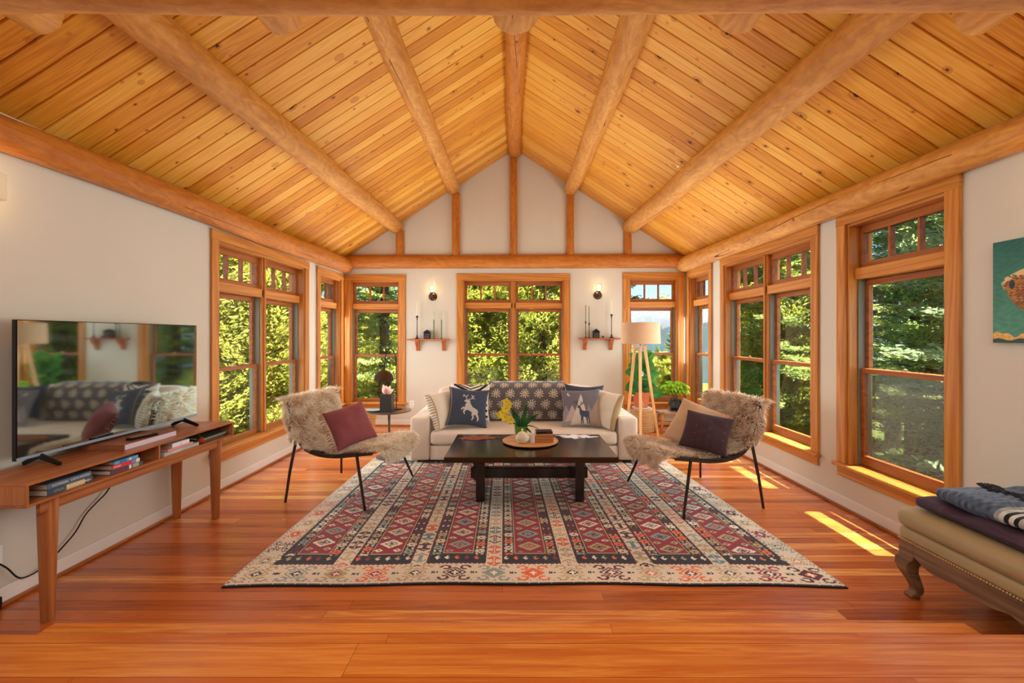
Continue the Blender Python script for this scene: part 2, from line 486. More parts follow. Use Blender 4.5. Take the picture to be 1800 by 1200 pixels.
# ================================================================ the room
def wall_mesh(u0, u1, z0, z1, holes, place):
    """boxes around the openings; place(u0,u1,z0,z1) -> box extents"""
    mb = MB()
    us = sorted({u0, u1} | {h[0] for h in holes} | {h[1] for h in holes})
    for a, b in zip(us, us[1:]):
        zs = [z0]
        hs = [h for h in holes if h[0] <= a + 1e-6 and h[1] >= b - 1e-6]
        cuts = sorted([(h[2], h[3]) for h in hs])
        z = z0
        for c0, c1 in cuts:
            if c0 > z: mb.box(*place(a, b, z, c0))
            z = c1
        if z < z1: mb.box(*place(a, b, z, z1))
    return mb

WT = .19
ZS = .365          # stool height
# windows: (wall, centre along wall, casing width, casing top, units, screen)
WINS = [
    ('left', 4.865, 1.86, 2.345, 2, 0), ('left', 6.505, .93, 2.345, 1, 0),
    ('back', -2.18, .955, 2.35, 1, 0), ('back', -.022, 1.763, 2.365, 2, 0), ('back', 2.158, .948, 2.38, 1, 0),
    ('right', 6.535, .89, 2.385, 1, 0), ('right', 4.89, 1.88, 2.385, 2, 0), ('right', 3.205, 1.03, 2.385, 1, 1),
]
CW = .092
def holes(side):
    return [(c - w / 2 + CW, c + w / 2 - CW, ZS - .03, zt - CW) for s, c, w, zt, n, sc in WINS if s == side]

def structure(o): o['kind'] = 'structure'; return o

YN = -4.2
structure(wall_mesh(YN, YB + WT, -.05, 2.56, holes('left'), lambda a, b, c, d: (XL - WT, XL, a, b, c, d)).build('wall_left', MT['wall'], smooth=0))
structure(wall_mesh(YN, YB + WT, -.05, 2.56, holes('right'), lambda a, b, c, d: (XR, XR + WT, a, b, c, d)).build('wall_right', MT['wall'], smooth=0))
ZP, ZE = 4.30, 2.585   # ridge and eave of the board ceiling
mb = wall_mesh(XL, XR, -.05, 2.52, holes('back'), lambda a, b, c, d: (a, b, YB, YB + WT, c, d))
m = Matrix.Translation((0, YB + WT, 0)) @ Matrix.Rotation(PI / 2, 4, 'X')
mb.prism([(XL, 2.52), (XR, 2.52), (XR, 2.62), (0, ZP + .03), (XL, 2.62)], m, WT)
structure(mb.build('wall_back', MT['wall'], smooth=0))
# landing end of the house, behind the camera
structure(MB().box(XL, XR, YN - .15, YN, -.05, 3.0).build('wall_near', MT['wall'], smooth=0))
m = Matrix.Translation((0, 1.5, 0)) @ Matrix.Rotation(PI / 2, 4, 'X')
structure(MB().prism([(XL - WT, 3.0), (-1.9, 3.0), (1.9, 3.0), (XR + WT, 3.0), (0, ZP + .03)][1:3] + [(0, ZP + .03)], m, .1).build('wall_loft', MT['wall'], smooth=0))
structure(MB().box(XL - WT, XR + WT, YN - .1, 1.45, 2.90, 3.0).build('ceiling_landing', MT['ceil'], smooth=0))
structure(MB().box(XL - WT, XL, YN, 1.5, 2.56, 2.95).box(XR, XR + WT, YN, 1.5, 2.56, 2.95).build('wall_landing', MT['wall'], smooth=0))

# floor, step and landing
structure(MB().box(XL - .05, XR + .05, 1.35, YB + .05, -.05, 0).build('floor', MT['floor'], smooth=0))
structure(MB().box(XL, XR, YN, 1.60, .30, .34).box(XL, XR, 1.55, 1.58, 0, .30).build('floor_landing', MT['landing'], bev=.006))
structure(MB().box(-1.975, 1.93, 1.57, 1.93, .135, .17).box(-1.95, 1.905, 1.57, 1.90, 0, .135).build('floor_step', MT['landing'], bev=.006))

# board ceiling: every board its own flat face with a V groove, eave to ridge
def ceiling():
    V, Fc = [], []
    pw, gw, gd = .135, .0065, .006
    y = 1.215
    for side in (-1, 1):
        xe = (XL - .12) if side < 0 else (XR + .12)
        sl = (ZP - ZE) / 2.67
        nz = Vector((side * sl, 0, 1)).normalized()
        def P(x, yy, up): return (x, yy, ZP - abs(x) * sl + up)
        k = 9
        yy = .135 * k
        while yy < YB + .14:
            a, b = yy + gw, yy + pw - gw
            prof = [(yy, .024), (yy + .0022, .024), (yy + .0022, gd), (a, 0), (b, 0), (yy + pw - .0022, gd), (yy + pw - .0022, .024), (yy + pw, .024)]
            for (p, u), (q, w) in zip(prof, prof[1:]):
                i = len(V)
                V += [P(0, p, u), P(xe, p, u), P(xe, q, w), P(0, q, w)]
                Fc.append((i, i + 1, i + 2, i + 3))
            yy += pw
        i = len(V)   # roof deck above
        V += [P(0, 1.2, .06), P(xe, 1.2, .06), P(xe, YB + .3, .06), P(0, YB + .3, .06)]
        Fc.append((i, i + 1, i + 2, i + 3))
    mb = MB(); mb.v = V; mb.f = Fc
    return mb
structure(ceiling().build('ceiling', MT['ceil'], smooth=0))

# baseboards
bb = {'left': (XL, XL + .016, 1.6, YB, 0, .095), 'right': (XR - .016, XR, 1.6, YB, 0, .095), 'back': (XL, XR, YB - .016, YB, 0, .095)}
for s, e in bb.items():
    structure(MB().box(*e).build('baseboard_' + s, MT['base'], bev=.004))
i = 1
for e in ((XL + .016, XL + .032, 1.6, YB, 0, .022), (XR - .032, XR - .016, 1.6, YB, 0, .022), (XL, XR, YB - .032, YB - .016, 0, .022)):
    structure(MB().box(*e).build('trim_%d' % i, MT['teak'] if i < 3 else MT['firh'], bev=.005)); i += 1

# ---------------------------------------------------------------- logs
def log(name, p0, p1, r0, r1, label, mat='log', n=28, seg=48, seed=0, bow=.0, rough=.004):
    p0, p1 = Vector(p0), Vector(p1)
    L = (p1 - p0).length
    vs, fs = [], []
    for i in range(seg + 1):
        t = i / seg
        r = r0 + (r1 - r0) * t
        cx = noise.noise(Vector((seed * 3.1, t * L * .6, 0))) * bow; cy = noise.noise(Vector((seed * 7.7, t * L * .6, 9))) * bow
        for k in range(n):
            a = 2 * PI * k / n
            c, s_ = math.cos(a), math.sin(a)
            rr = r * (1 + .035 * noise.noise(Vector((c * 1.1, s_ * 1.1 + seed, t * L * 1.4)))) + rough * noise.noise(Vector((c * 4, s_ * 4 + seed, t * L * 7)))
            vs.append((cx + rr * c, cy + rr * s_, t * L))
    for i in range(seg):
        for k in range(n):
            k2 = (k + 1) % n
            fs.append((i * n + k, i * n + k2, (i + 1) * n + k2, (i + 1) * n + k))
    b = len(vs)
    # rounded ends
    for e, base, z in ((0, 0, 0), (1, seg * n, L)):
        r = r0 if e == 0 else r1
        b = len(vs)
        for k in range(n):
            v = vs[base + k]
            vs.append((v[0] * .86, v[1] * .86, z + (-.012 if e == 0 else .012)))
        for k in range(n):
            k2 = (k + 1) % n
            fs.append((base + k, base + k2, b + k2, b + k))
        fs.append(tuple(b + k for k in range(n)))
    mb = MB(); mb.v = vs; mb.f = fs
    o = mb.build(name, MT[mat], smooth=50)
    q = (p1 - p0).to_track_quat('Z', 'Y')
    o.matrix_basis = Matrix.Translation(p0) @ q.to_matrix().to_4x4() @ Matrix.Rotation(seed * 1.3, 4, 'Z')
    return tag(o, label, 'log beam', 'exposed roof logs')

log('log_purlin', (0, 1.3, 4.20), (0, YB - .01, 4.252), .106, .104, 'round ridge log running along the very peak of the pine board ceiling', 'log2', seed=1, bow=.03)
log('log_purlin', (-.985, 1.3, 3.70), (-.965, YB - .01, 3.70), .112, .104, 'round log under the left ceiling slope, the one beside the ridge log', seed=2, bow=.03)
log('log_purlin', (.90, 1.3, 3.70), (.885, YB - .01, 3.70), .125, .108, 'round log under the right ceiling slope, the one beside the ridge log', seed=3, bow=.04)
log('log_purlin', (-1.878, 1.3, 2.965), (-1.835, YB - .01, 3.115), .102, .112, 'round log under the left ceiling slope, halfway down to the eave', seed=4, bow=.03)
log('log_purlin', (1.795, 1.3, 2.955), (1.80, YB - .01, 3.115), .108, .118, 'cracked round log under the right ceiling slope, halfway down to the eave', seed=5, bow=.03)
log('log_plate', (-2.61, 1.2, 2.41), (-2.615, YB - .03, 2.485), .084, .118, 'round log along the top of the left wall over its windows', 'log2', seed=6, bow=.02)
log('log_plate', (2.62, 1.2, 2.435), (2.625, YB - .03, 2.505), .085, .118, 'round log along the top of the right wall over its windows', seed=7, bow=.02)
log('log_tie', (XL + .02, YB - .02, 2.545), (XR - .02, YB - .02, 2.56), .105, .108, 'horizontal round log across the far wall above the windows', 'log2', seed=8, bow=.01)
log('log_crossbeam', (-2.64, 1.60, 2.688), (2.65, 1.60, 2.716), .125, .132, 'big round log crossing the whole picture top in front of the joist ends', seed=9, bow=.015, n=36, seg=70)
for x, z1, r0, lb, sd in ((-.915, 3.60, .065, 'short log post on the far wall under the log left of the ridge', 1), (.86, 3.60, .062, 'short log post on the far wall under the log right of the ridge', 2),
                      (-1.785, 3.02, .064, 'shortest log post on the far wall, nearest the left corner', 3), (1.755, 3.02, .061, 'shortest log post on the far wall, nearest the right corner', 4),
                      (-.02, 4.16, .060, 'tall centre log post rising from the tie log to the ridge', 5)):
    log('log_post', (x, YB - .015, 2.64), (x, YB - .015, z1), r0, r0 * .97, lb, 'log2', n=20, seg=20, seed=10 + sd)
for x, w in ((-2.03, 'at the far left of the picture'), (-1.0, 'left of the centre one'), (.0, 'in line with the ridge'), (.955, 'right of the centre one'), (1.97, 'at the far right of the picture')):
    log('log_joist', (x, -3.5, 2.79), (x, 1.93, 2.79), .105, .10, 'cut joist log end below the cross log, ' + w, seed=20 + x, bow=.01, seg=30)

# ---------------------------------------------------------------- windows
def window(idx, side, c, W, zt, n, scr):
    if side == 'back': root = empty('window_%d' % idx, (c, YB, 0), 0)
    elif side == 'left': root = empty('window_%d' % idx, (XL, c, 0), PI / 2)
    else: root = empty('window_%d' % idx, (XR, c, 0), -PI / 2)
    root['kind'] = 'structure'
    B = lambda mb, nm, mt, par=root, bev=.003: mb.build(nm, MT[mt], par, True, bev=bev)
    h = W / 2; o = h - CW
    mb = MB()
    mb.box(-h, -o + .004, -.021, 0, ZS, zt - CW + .001).box(o - .004, h, -.021, 0, ZS, zt - CW + .001)
    B(mb, 'side_casing', 'firv')
    B(MB().box(-h - .004, h + .004, -.024, 0, zt - CW, zt), 'head_casing', 'firh')
    B(MB().box(-h - .02, h + .02, -.05, 0, ZS - .028, ZS).box(-o + .001, o - .001, -.01, .10, ZS - .028, ZS), 'stool', 'firh', bev=.006)
    B(MB().box(-h + .005, h - .005, -.018, 0, ZS - .105, ZS - .028), 'apron', 'firh')
    zo = zt - CW
    mb = MB().box(-o, -o + .02, 0, WT, ZS, zo).box(o - .02, o, 0, WT, ZS, zo)
    B(mb, 'side_jamb', 'firv')
    mb = MB().box(-o + .02, o - .02, 0, WT, zo - .02, zo).box(-o + .02, o - .02, .10, WT + .03, ZS - .03, ZS + .012)
    B(mb, 'head_jamb', 'firh')
    zb0, zb1 = zt - .535, zt - .445   # transom bar
    B(MB().box(-o + .02, o - .02, .045, WT - .01, zb0, zb1), 'transom_bar', 'firh', bev=.006)
    cw = .075
    if n == 2:
        B(MB().box(-cw / 2, cw / 2, .045, WT - .01, ZS, zo - .02).box(-.015, .015, .03, .05, ZS, zo - .02), 'mullion', 'firv', bev=.004)
        units = [(-o + .02, -cw / 2), (cw / 2, o - .02)]
    else: units = [(-o + .02, o - .02)]
    for a, b in units:
        z0, z1 = zb1, zo - .02
        zi0, zi1 = zt - .40, zt - .172
        t = MB(); st = .036
        t.box(a, a + st, .085, .135, z0, z1).box(b - st, b, .085, .135, z0, z1)
        t.box(a + st, b - st, .085, .135, z0, zi0).box(a + st, b - st, .085, .135, zi1, z1)
        for q in (1, 2):
            x = a + st + (b - a - 2 * st) * q / 3
            t.box(x - .011, x + .011, .09, .13, zi0, zi1)
        ts = B(t, 'transom_sash', 'sash')
        B(MB().box(a + st, b - st, .112, .115, zi0, zi1), 'glass_pane', 'glass', ts, 0)
        zm = zt - 1.262
        # tracks beside the sashes
        B(MB().box(a, a + .012, .07, .175, ZS + .01, zb0).box(b - .012, b, .07, .175, ZS + .01, zb0), 'sash_track', 'liner')
        a2, b2 = a + .012, b - .012
        st = .034
        u = MB().box(a2, a2 + st, .125, .160, zm - .02, zb0 - .004).box(b2 - st, b2, .125, .160, zm - .02, zb0 - .004)
        u.box(a2 + st, b2 - st, .125, .160, zt - .585, zb0 - .004).box(a2 + st, b2 - st, .125, .160, zm - .02, zm + .018)
        us = B(u, 'upper_sash', 'sash')
        B(MB().box(a2 + st, b2 - st, .142, .145, zm + .018, zt - .585), 'glass_pane', 'glass', us, 0)
        zl = zt - 1.935
        u = MB().box(a2, a2 + st, .085, .122, ZS + .014, zm + .018).box(b2 - st, b2, .085, .122, ZS + .014, zm + .018)
        u.box(a2 + st, b2 - st, .085, .122, zm - .018, zm + .018).box(a2 + st, b2 - st, .085, .122, ZS + .014, zl)
        ls = B(u, 'lower_sash', 'sash')
        B(MB().box(a2 + st, b2 - st, .102, .105, zl, zm - .018), 'glass_pane', 'glass', ls, 0)
        mx = (a2 + b2) / 2
        B(MB().box(mx - .025, mx + .025, .09, .118, zm + .018, zm + .026).lathe([(.012, 0), (.012, .01), (.006, .014), (0, .015)], (mx, .105, zm + .026), 12), 'sash_lock', 'brass', ls, 0)
        if scr:
            B(MB().box(a2, b2, .172, .173, ZS + .02, zm), 'insect_screen', 'screen', root, 0)
    return root
for k, w in enumerate(WINS): window(k + 1, *w)
# ================================================================ furniture
def softbox(mb, x0, x1, y0, y1, z0, z1, r, n=12, bulge=(0, 0, 0), seed=None, wob=.0):
    """rounded, optionally swollen box (cushions, arms)"""
    c = np.array([(x0 + x1) / 2, (y0 + y1) / 2, (z0 + z1) / 2]); h = np.array([x1 - x0, y1 - y0, z1 - z0]) / 2
    vs, fs, key = [], [], {}
    # non-uniform parameter so edges get enough points
    t = np.linspace(-1, 1, n + 1)
    tt = np.sign(t) * (1 - (1 - np.abs(t)) ** 1.6)
    def pt(p):
        p = np.array(p) * h
        inner = h - r
        q = np.clip(p, -inner, inner)
        d = p - q
        l = np.linalg.norm(d)
        if l > 1e-9: p = q + d / l * min(r, max(l, r if l > 0 else 0)) if np.count_nonzero(np.abs(d) > 1e-9) > 1 else q + d
        u = p / h
        for a in range(3):
            b1, b2 = (a + 1) % 3, (a + 2) % 3
            p[a] += np.sign(u[a]) * bulge[a] * max(0, 1 - u[b1] ** 2) * max(0, 1 - u[b2] ** 2) * abs(u[a]) ** 2
        if wob:
            w = noise.noise(Vector((p[0] * 4 + (seed or 0), p[1] * 4, p[2] * 4)))
            p = p * (1 + 0) + np.sign(u) * wob * w * np.array([abs(u[0]) ** 4, abs(u[1]) ** 4, abs(u[2]) ** 4])
        return p + c
    for ax in range(3):
        for sg in (-1, 1):
            b1, b2 = (ax + 1) % 3, (ax + 2) % 3
            idx = {}
            for i in range(n + 1):
                for j in range(n + 1):
                    p = [0, 0, 0]; p[ax] = sg; p[b1] = tt[i]; p[b2] = tt[j]
                    k = tuple(round(float(v), 5) for v in p)
                    if k not in key:
                        key[k] = len(vs); vs.append(tuple(pt(k)))
                    idx[i, j] = key[k]
            for i in range(n):
                for j in range(n):
                    fs.append((idx[i, j], idx[i + 1, j], idx[i + 1, j + 1], idx[i, j + 1]))
    return mb.add(vs, fs)

def inpoly(px, py, poly):
    r = np.zeros(px.shape, bool)
    n = len(poly)
    for i in range(n):
        x0, y0 = poly[i]; x1, y1 = poly[(i + 1) % n]
        c = (y0 > py) != (y1 > py)
        with np.errstate(divide='ignore', invalid='ignore'):
            xs = (x1 - x0) * (py - y0) / ((y1 - y0) if y1 != y0 else 1e-9) + x0
        r ^= c & (px < xs)
    return r

def seg_d(px, py, a, b):
    ax, ay = a; bx, by = b
    t = np.clip(((px - ax) * (bx - ax) + (py - ay) * (by - ay)) / ((bx - ax) ** 2 + (by - ay) ** 2 + 1e-12), 0, 1)
    return np.hypot(px - ax - t * (bx - ax), py - ay - t * (by - ay))

def pillow(name, w, h, t, colf, mat, n=60, seed=0, pinch=.09, wr=.012, box=0):
    """cushion lying in its local xy plane, front towards +z; colf(u,v,side)->rgb"""
    u = np.linspace(-1, 1, n); U, Vv = np.meshgrid(u, u, indexing='ij')
    Vs, Fs, Cs = [], [], []
    b = 0
    for side in (1, -1):
        X = w / 2 * U * (1 - pinch * (1 - Vv ** 2)); Y = h / 2 * Vv * (1 - pinch * (1 - U ** 2))
        prof = ((1 - U ** 2).clip(0) * (1 - Vv ** 2).clip(0)) ** .38
        W = np.array([[noise.noise(Vector((x * 5 + seed, y * 5, side * 3))) + .6 * noise.noise(Vector((x * 11, y * 11 + seed, side * 3))) for y in Y[0] * 0 + np.linspace(-h / 2, h / 2, n)] for x in np.linspace(-w / 2, w / 2, n)])
        Z = side * (t / 2 * prof + wr * W * prof + box * (prof > 0))
        Vs.append(np.stack([X, Y, Z], -1).reshape(-1, 3))
        f = grid_faces(n, n)
        if side < 0: f = f[:, ::-1]
        Fs.append(f + b); b += n * n
        fu = (U[:-1, :-1] + U[1:, 1:]) / 2; fv = (Vv[:-1, :-1] + Vv[1:, 1:]) / 2
        Cs.append(np.asarray(colf(fu, fv, side)).reshape(-1, 3))
    return arr_mesh(name, np.concatenate(Vs), np.concatenate(Fs), mat, cols=np.concatenate(Cs), smooth=True)

def put(o, loc, yaw=0, tilt=15, roll=0):
    """stand a cushion up: faces -Y when yaw is 0"""
    o.matrix_basis = Matrix.Translation(loc) @ Matrix.Rotation(math.radians(yaw), 4, 'Z') @ Matrix.Rotation(math.radians(90 - tilt), 4, 'X') @ Matrix.Rotation(math.radians(roll), 4, 'Z')
    return o
def flat(rgb, var=.0):
    c = np.array(lin(rgb))
    return lambda u, v, s: np.broadcast_to(c, u.shape + (3,)) * 1.0

# ---------------------------------------------------------------- rug
def rug():
    step = .0066
    half, Ln = 1.735, 2.78
    na, nb = int(2 * half / step), int(Ln / step)
    a = (np.arange(na) + .5) / na * 2 * half - half; b = (np.arange(nb) + .5) / nb * Ln
    A, Bb = np.meshgrid(a, b, indexing='ij')
    cream, black, red = np.array(lin((206, 188, 160))), np.array(lin((15, 14, 22))), np.array(lin((136, 14, 32)))
    maroon, orange, grey = np.array(lin((78, 12, 32))), np.array(lin((216, 96, 44))), np.array(lin((134, 142, 130)))
    tan, teal, white = np.array(lin((176, 150, 108))), np.array(lin((96, 128, 132))), np.array(lin((222, 210, 188)))
    pal = np.array([cream, orange, grey, maroon, tan, teal, white, red])
    def rnd(i, j, s): return (np.abs(np.sin(i * 12.9898 + j * 78.233 + s * 3.7) * 43758.5453) % 1)
    C = np.broadcast_to(cream, A.shape + (3,)).copy()
    q = ((A + .2325) % .465) - .2325; k = np.floor((A + .2325) / .465)
    eb = np.minimum(Bb, Ln - Bb); ea = half - np.abs(A)
    field = (ea > .155) & (eb > .235)
    aq = np.abs(q)
    fb = field & (aq < .180) | (field & (np.abs(A) > 1.49))
    C[fb] = black
    fr = field & (aq < .095) & (eb > .36 + .012 * (np.abs(((A / .03) % 1) - .5) * 2))
    C[fr] = red
    # creamy pin lines
    C[field & (np.abs(aq - .097) < .0036) & (eb > .36)] = tan
    C[field & (np.abs(aq - .180) < .005) & (np.abs(A) < 1.49)] = maroon
    C[field & (np.abs(eb - .362) < .008) & (aq < .1)] = tan * .8
    # red stripe medallions
    def paint(mask, col): C[mask] = col[mask] if col.ndim == 3 else col
    pr = .187; r = ((Bb + .02 * k) % pr) - pr / 2; j = np.floor((Bb + .02 * k) / pr)
    saw = .16 * np.abs(((r / .0132) % 1) - .5)
    d = aq / .080 + np.abs(r) / .064 + saw
    inr = fr & (eb > .385)
    oc = pal[(np.array([0, 4, 2, 6])[(rnd(k, j, 1) * 4).astype(int)])]
    paint(inr & (d < 1.05), oc)
    paint(inr & (d < .64), np.where((rnd(k, j, 5) > .5)[..., None], black, maroon))
    paint(inr & (d < .50), oc * .9)
    paint(inr & (d < .34), pal[(np.array([1, 5, 2, 3, 7])[(rnd(k, j, 2) * 5).astype(int)])])
    paint(inr & (np.abs(aq) < .006) & (np.abs(r) < .011), black)
    r2 = ((Bb + .02 * k + pr / 2) % pr) - pr / 2; x2 = aq - .060
    d2 = np.abs(x2) / .030 + np.abs(r2) / .024
    paint(inr & (d2 < 1), pal[np.array([0, 6, 4, 2])[(rnd(k, j, 3) * 4).astype(int)]])
    paint(inr & (np.abs(x2) < .008) & (np.abs(r2) < .006), black)
    # black stripe stars + little hooks
    sgn = np.sign(q)
    x = aq - .138; ps = .098
    rs = (Bb + .049 * (sgn > 0)) % ps - ps / 2; js = np.floor((Bb + .049 * (sgn > 0)) / ps)
    inb = fb & ~(aq < .099) & (eb > .30) | (fb & (np.abs(A) > 1.49) & (aq > .099) & (eb > .3))
    star = ((np.abs(x) < .010) & (np.abs(rs) < .030)) | ((np.abs(rs) < .010) & (np.abs(x) < .032)) | ((np.abs(np.abs(x) - np.abs(rs)) < .009) & (np.abs(x) < .026)) | (np.hypot(x, rs) < .017)
    sc = pal[np.array([0, 4, 2, 6, 1, 0, 3])[(rnd(k * 2 + sgn, js, 4) * 7).astype(int)]]
    paint(inb & star, sc)
    paint(inb & (np.hypot(x, rs) < .008), np.broadcast_to(maroon, C.shape))
    rh = (Bb + .049 * (sgn > 0) + ps / 2) % ps - ps / 2; xh = np.abs(x) - .020
    hook = (np.abs(xh) / .013 + np.abs(rh) / .018 < 1) & ~((xh > 0) & (np.abs(rh) < .004))
    paint(inb & hook, pal[np.array([0, 6, 1, 7, 0])[(rnd(k * 2 + sgn, js, 6) * 5).astype(int)]])
    # band along the ends: row of little birds
    bx = ((A) % .062) - .031; be = eb - .305
    bird = (np.abs(bx) / .019 + np.abs(be) / .026 < 1) & ~((bx > .002) & (np.abs(be - .006) < .006))
    band = field & (eb < .345) & ((aq < .17) | (np.abs(A) > 1.49))
    paint(band, np.broadcast_to(black, C.shape))
    paint(band & bird & (eb > .27), pal[np.array([0, 6, 1, 7, 4])[(rnd(np.floor(A / .062), j * 0, 8) * 5).astype(int)]])
    # cream stripe anchors
    xc = (A % .465) - .2325; kc = np.floor(A / .465)
    inc = (ea > .155) & (eb > .20) & (np.abs(xc) < .047) & (np.abs(A) < 1.49)
    pc = .150; rc = ((Bb + .04 * kc) % pc) - pc / 2; jc = np.floor((Bb + .04 * kc) / pc)
    ax = np.abs(xc); ar = np.abs(rc)
    stem_ = (np.abs(ax - .007) < .0045) & (ar < .040)
    cres = (np.abs(ar - (.056 - .75 * np.abs(ax - .004))) < .0065) & (ax < .043)
    cres2 = (ar > .050 - .75 * ax) & (ar < .060 - .75 * ax) & (ax < .04)
    fill = (ar > .018) & (ar < .058 - .8 * ax) & (ax < .040) & (ax > .012)
    mc = np.array([3, 2, 1, 4, 3, 5])[(rnd(kc, jc, 9) * 6).astype(int)]
    solid = (rnd(kc, jc, 10) > .45)
    mcol = pal[mc] * .85
    paint(inc & (stem_ | cres | cres2), mcol)
    paint(inc & fill & solid, mcol)
    paint(inc & ((np.abs(ax - .040) < .004) & (np.abs(ar - .068) < .004)), np.broadcast_to(black, C.shape))
    # scalloped edge between border and field
    tooth = np.abs(((A / .028) % 1) - .5) * .022
    paint((ea > .15) & (eb > .222 + tooth) & (eb < .242) & ((aq < .18) | (np.abs(A) > 1.49)), np.broadcast_to(maroon, C.shape))
    # border creatures
    def crab(X, R, K, msk, sx, sr, seed):
        cidx = np.array([3, 0, 4, 1, 2, 3, 4, 7])[(rnd(K, 0, seed) * 8).astype(int)]
        c1 = pal[cidx]; c1 = np.where((cidx == 0)[..., None], tan * .9, c1)
        c2 = pal[np.array([1, 5, 2, 7, 4, 1])[(rnd(K, 2, seed + 1) * 6).astype(int)]]
        aX, aR = np.abs(X) / sx, np.abs(R) / sr
        sw = .12 * np.abs(((aR * 6) % 1) - .5)
        dd = aX / .78 + aR / .72 + sw
        arm = np.hypot((aX - .62) / .36, (aR - .66) / .30)
        paint(msk & (arm < 1.0) & (arm > .52) & ~((aX > .72) & (aR < .60)), c1)
        strong = rnd(K, 5, seed) > .4
        paint(msk & (dd < 1.0) & strong, c1)
        paint(msk & (dd < 1.0) & (dd > .8), c1)
        paint(msk & (dd < .62), np.where((rnd(K, 7, seed) > .5)[..., None], black, c2))
        paint(msk & (dd < .62) & (dd > .5), c1 * .8)
        paint(msk & (((aX < .06) & (aR < .26)) | ((aR < .10) & (aX < .2))), np.broadcast_to(white, C.shape))
    pe = .2315
    xb = ((A + half) % pe) - pe / 2; kb = np.floor((A + half) / pe)
    crab(xb, eb - .125, kb, (eb < .215) & (eb > .03), .098, .088, 21)
    hh = np.minimum(np.abs(xb - pe / 2), np.abs(xb + pe / 2))
    paint((np.abs(eb - .125) < .014) & (np.abs(hh - .012) < .009) & (ea > .03) & ~((np.abs(hh - .012) < .004) & (np.abs(np.abs(eb - .125) - .009) < .005)), np.broadcast_to(black, C.shape))
    dots = (np.abs(((A / .034) % 1) - .5) < .11) & ((np.abs(eb - .045) < .004) | (np.abs(eb - .207) < .004))
    paint(dots, np.broadcast_to(black, C.shape))
    ps2 = .19
    rb = (Bb % ps2) - ps2 / 2; kb2 = np.floor(Bb / ps2)
    crab(rb, ea - .082, kb2 + 40 * (A > 0), (eb > .24) & (ea < .15) & (ea > .014), .080, .062, 31)
    dots = (np.abs(((Bb / .03) % 1) - .5) < .12) & ((np.abs(ea - .022) < .004) | (np.abs(ea - .145) < .004)) & (eb > .2)
    paint(dots, np.broadcast_to(black, C.shape))
    # selvedge
    paint((ea < .016) & (((Bb / .034) % 1) < .5) & (ea > .005), np.broadcast_to(black, C.shape))
    zz = .006 * np.abs(((A / .018) % 1) - .5) * 2
    paint(eb < .016 + zz, np.broadcast_to(black, C.shape))
    C *= (1 + .10 * (rnd(np.floor(A / step), np.floor(Bb / step), 50) - .5))[..., None]
    C *= (1 + .10 * np.sin(Bb * 9 + 1.3 * np.sin(A * 2)))[..., None]
    # vertices: slightly warped outline, gentle waves
    ga = np.linspace(0, 1, na + 1); gb = np.linspace(0, 1, nb + 1)
    GA, GB = np.meshgrid(ga, gb, indexing='ij')
    NL, NR, FR, FL = [np.array(p) for p in ((-1.628, 2.492), (1.846, 2.492), (1.665, 5.26), (-1.60, 5.26))]
    XY = (NL[None, None] * ((1 - GA) * (1 - GB))[..., None] + NR * (GA * (1 - GB))[..., None] + FR * (GA * GB)[..., None] + FL * ((1 - GA) * GB)[..., None])
    XY[..., 1] += (1 - GB) * (.032 * 4 * GA * (1 - GA) + .006 * np.sin(GA * 23))
    Z = .0075 + .0012 * np.sin(XY[..., 0] * 5 + XY[..., 1] * 2) * np.sin(XY[..., 1] * 4)
    top = np.concatenate([XY, Z[..., None]], -1).reshape(-1, 3)
    f = grid_faces(na + 1, nb + 1)
    # skirt down to the floor
    ring = [i * (nb + 1) for i in range(na + 1)] + [na * (nb + 1) + j for j in range(1, nb + 1)] + [i * (nb + 1) + nb for i in range(na - 1, -1, -1)] + [j for j in range(nb - 1, 0, -1)]
    low = top[ring].copy(); low[:, 2] = .0005
    n0 = len(top); m = len(ring)
    sk = np.array([(ring[i], n0 + i, n0 + (i + 1) % m, ring[(i + 1) % m]) for i in range(m)])
    V = np.concatenate([top, low]); cols = np.concatenate([C.reshape(-1, 3), np.tile(black, (m, 1))])
    o = arr_mesh('kilim_rug', V, np.concatenate([f, sk]), MT['rug'], cols=cols)
    tag(o, 'large red, black and cream striped kilim rug with diamond motifs on the wood floor', 'rug')
rug()

# ---------------------------------------------------------------- sofa
SX0, SX1, SY0, SY1 = -1.152, 1.351, 4.92, 5.93
sofa = empty('sofa', ((SX0 + SX1) / 2, 5.4, 0), label='long low oatmeal linen sofa under the centre window', cat='sofa')
AW = .215
for x0, x1 in ((SX0, SX0 + AW), (SX1 - AW, SX1)):
    mb = MB(); softbox(mb, x0, x1, SY0, SY1, .03, .505, .035, 10, bulge=(.004, .008, .008))
    mb.build('arm', MT['sofa'], sofa, smooth=180)
mb = MB(); softbox(mb, SX0 + AW, SX1 - AW, SY0 + .012, SY1 - .2, .03, .195, .02, 8, bulge=(0, .006, 0)); mb.build('base', MT['sofa'], sofa, smooth=180)
mb = MB(); softbox(mb, SX0 + AW - .01, SX1 - AW + .01, SY1 - .24, SY1, .03, .64, .05, 8); mb.build('back_frame', MT['sofa'], sofa, smooth=180)
mb = MB(); softbox(mb, SX0 + AW + .004, SX1 - AW - .004, SY0 - .005, SY1 - .24, .197, .352, .045, 16, bulge=(0, .02, .028), seed=3, wob=.006)
sc_ = mb.build('seat_cushion', MT['sofa'], sofa, smooth=180)
for x0, x1, sd in ((-.93, .10, 1), (.105, 1.09, 5)):
    mb = MB(); softbox(mb, x0, x1, 5.46, 5.74, .355, .76, .07, 16, bulge=(.01, .05, .03), seed=sd, wob=.02)
    mb.build('back_cushion', MT['sofa'], sofa, smooth=180)
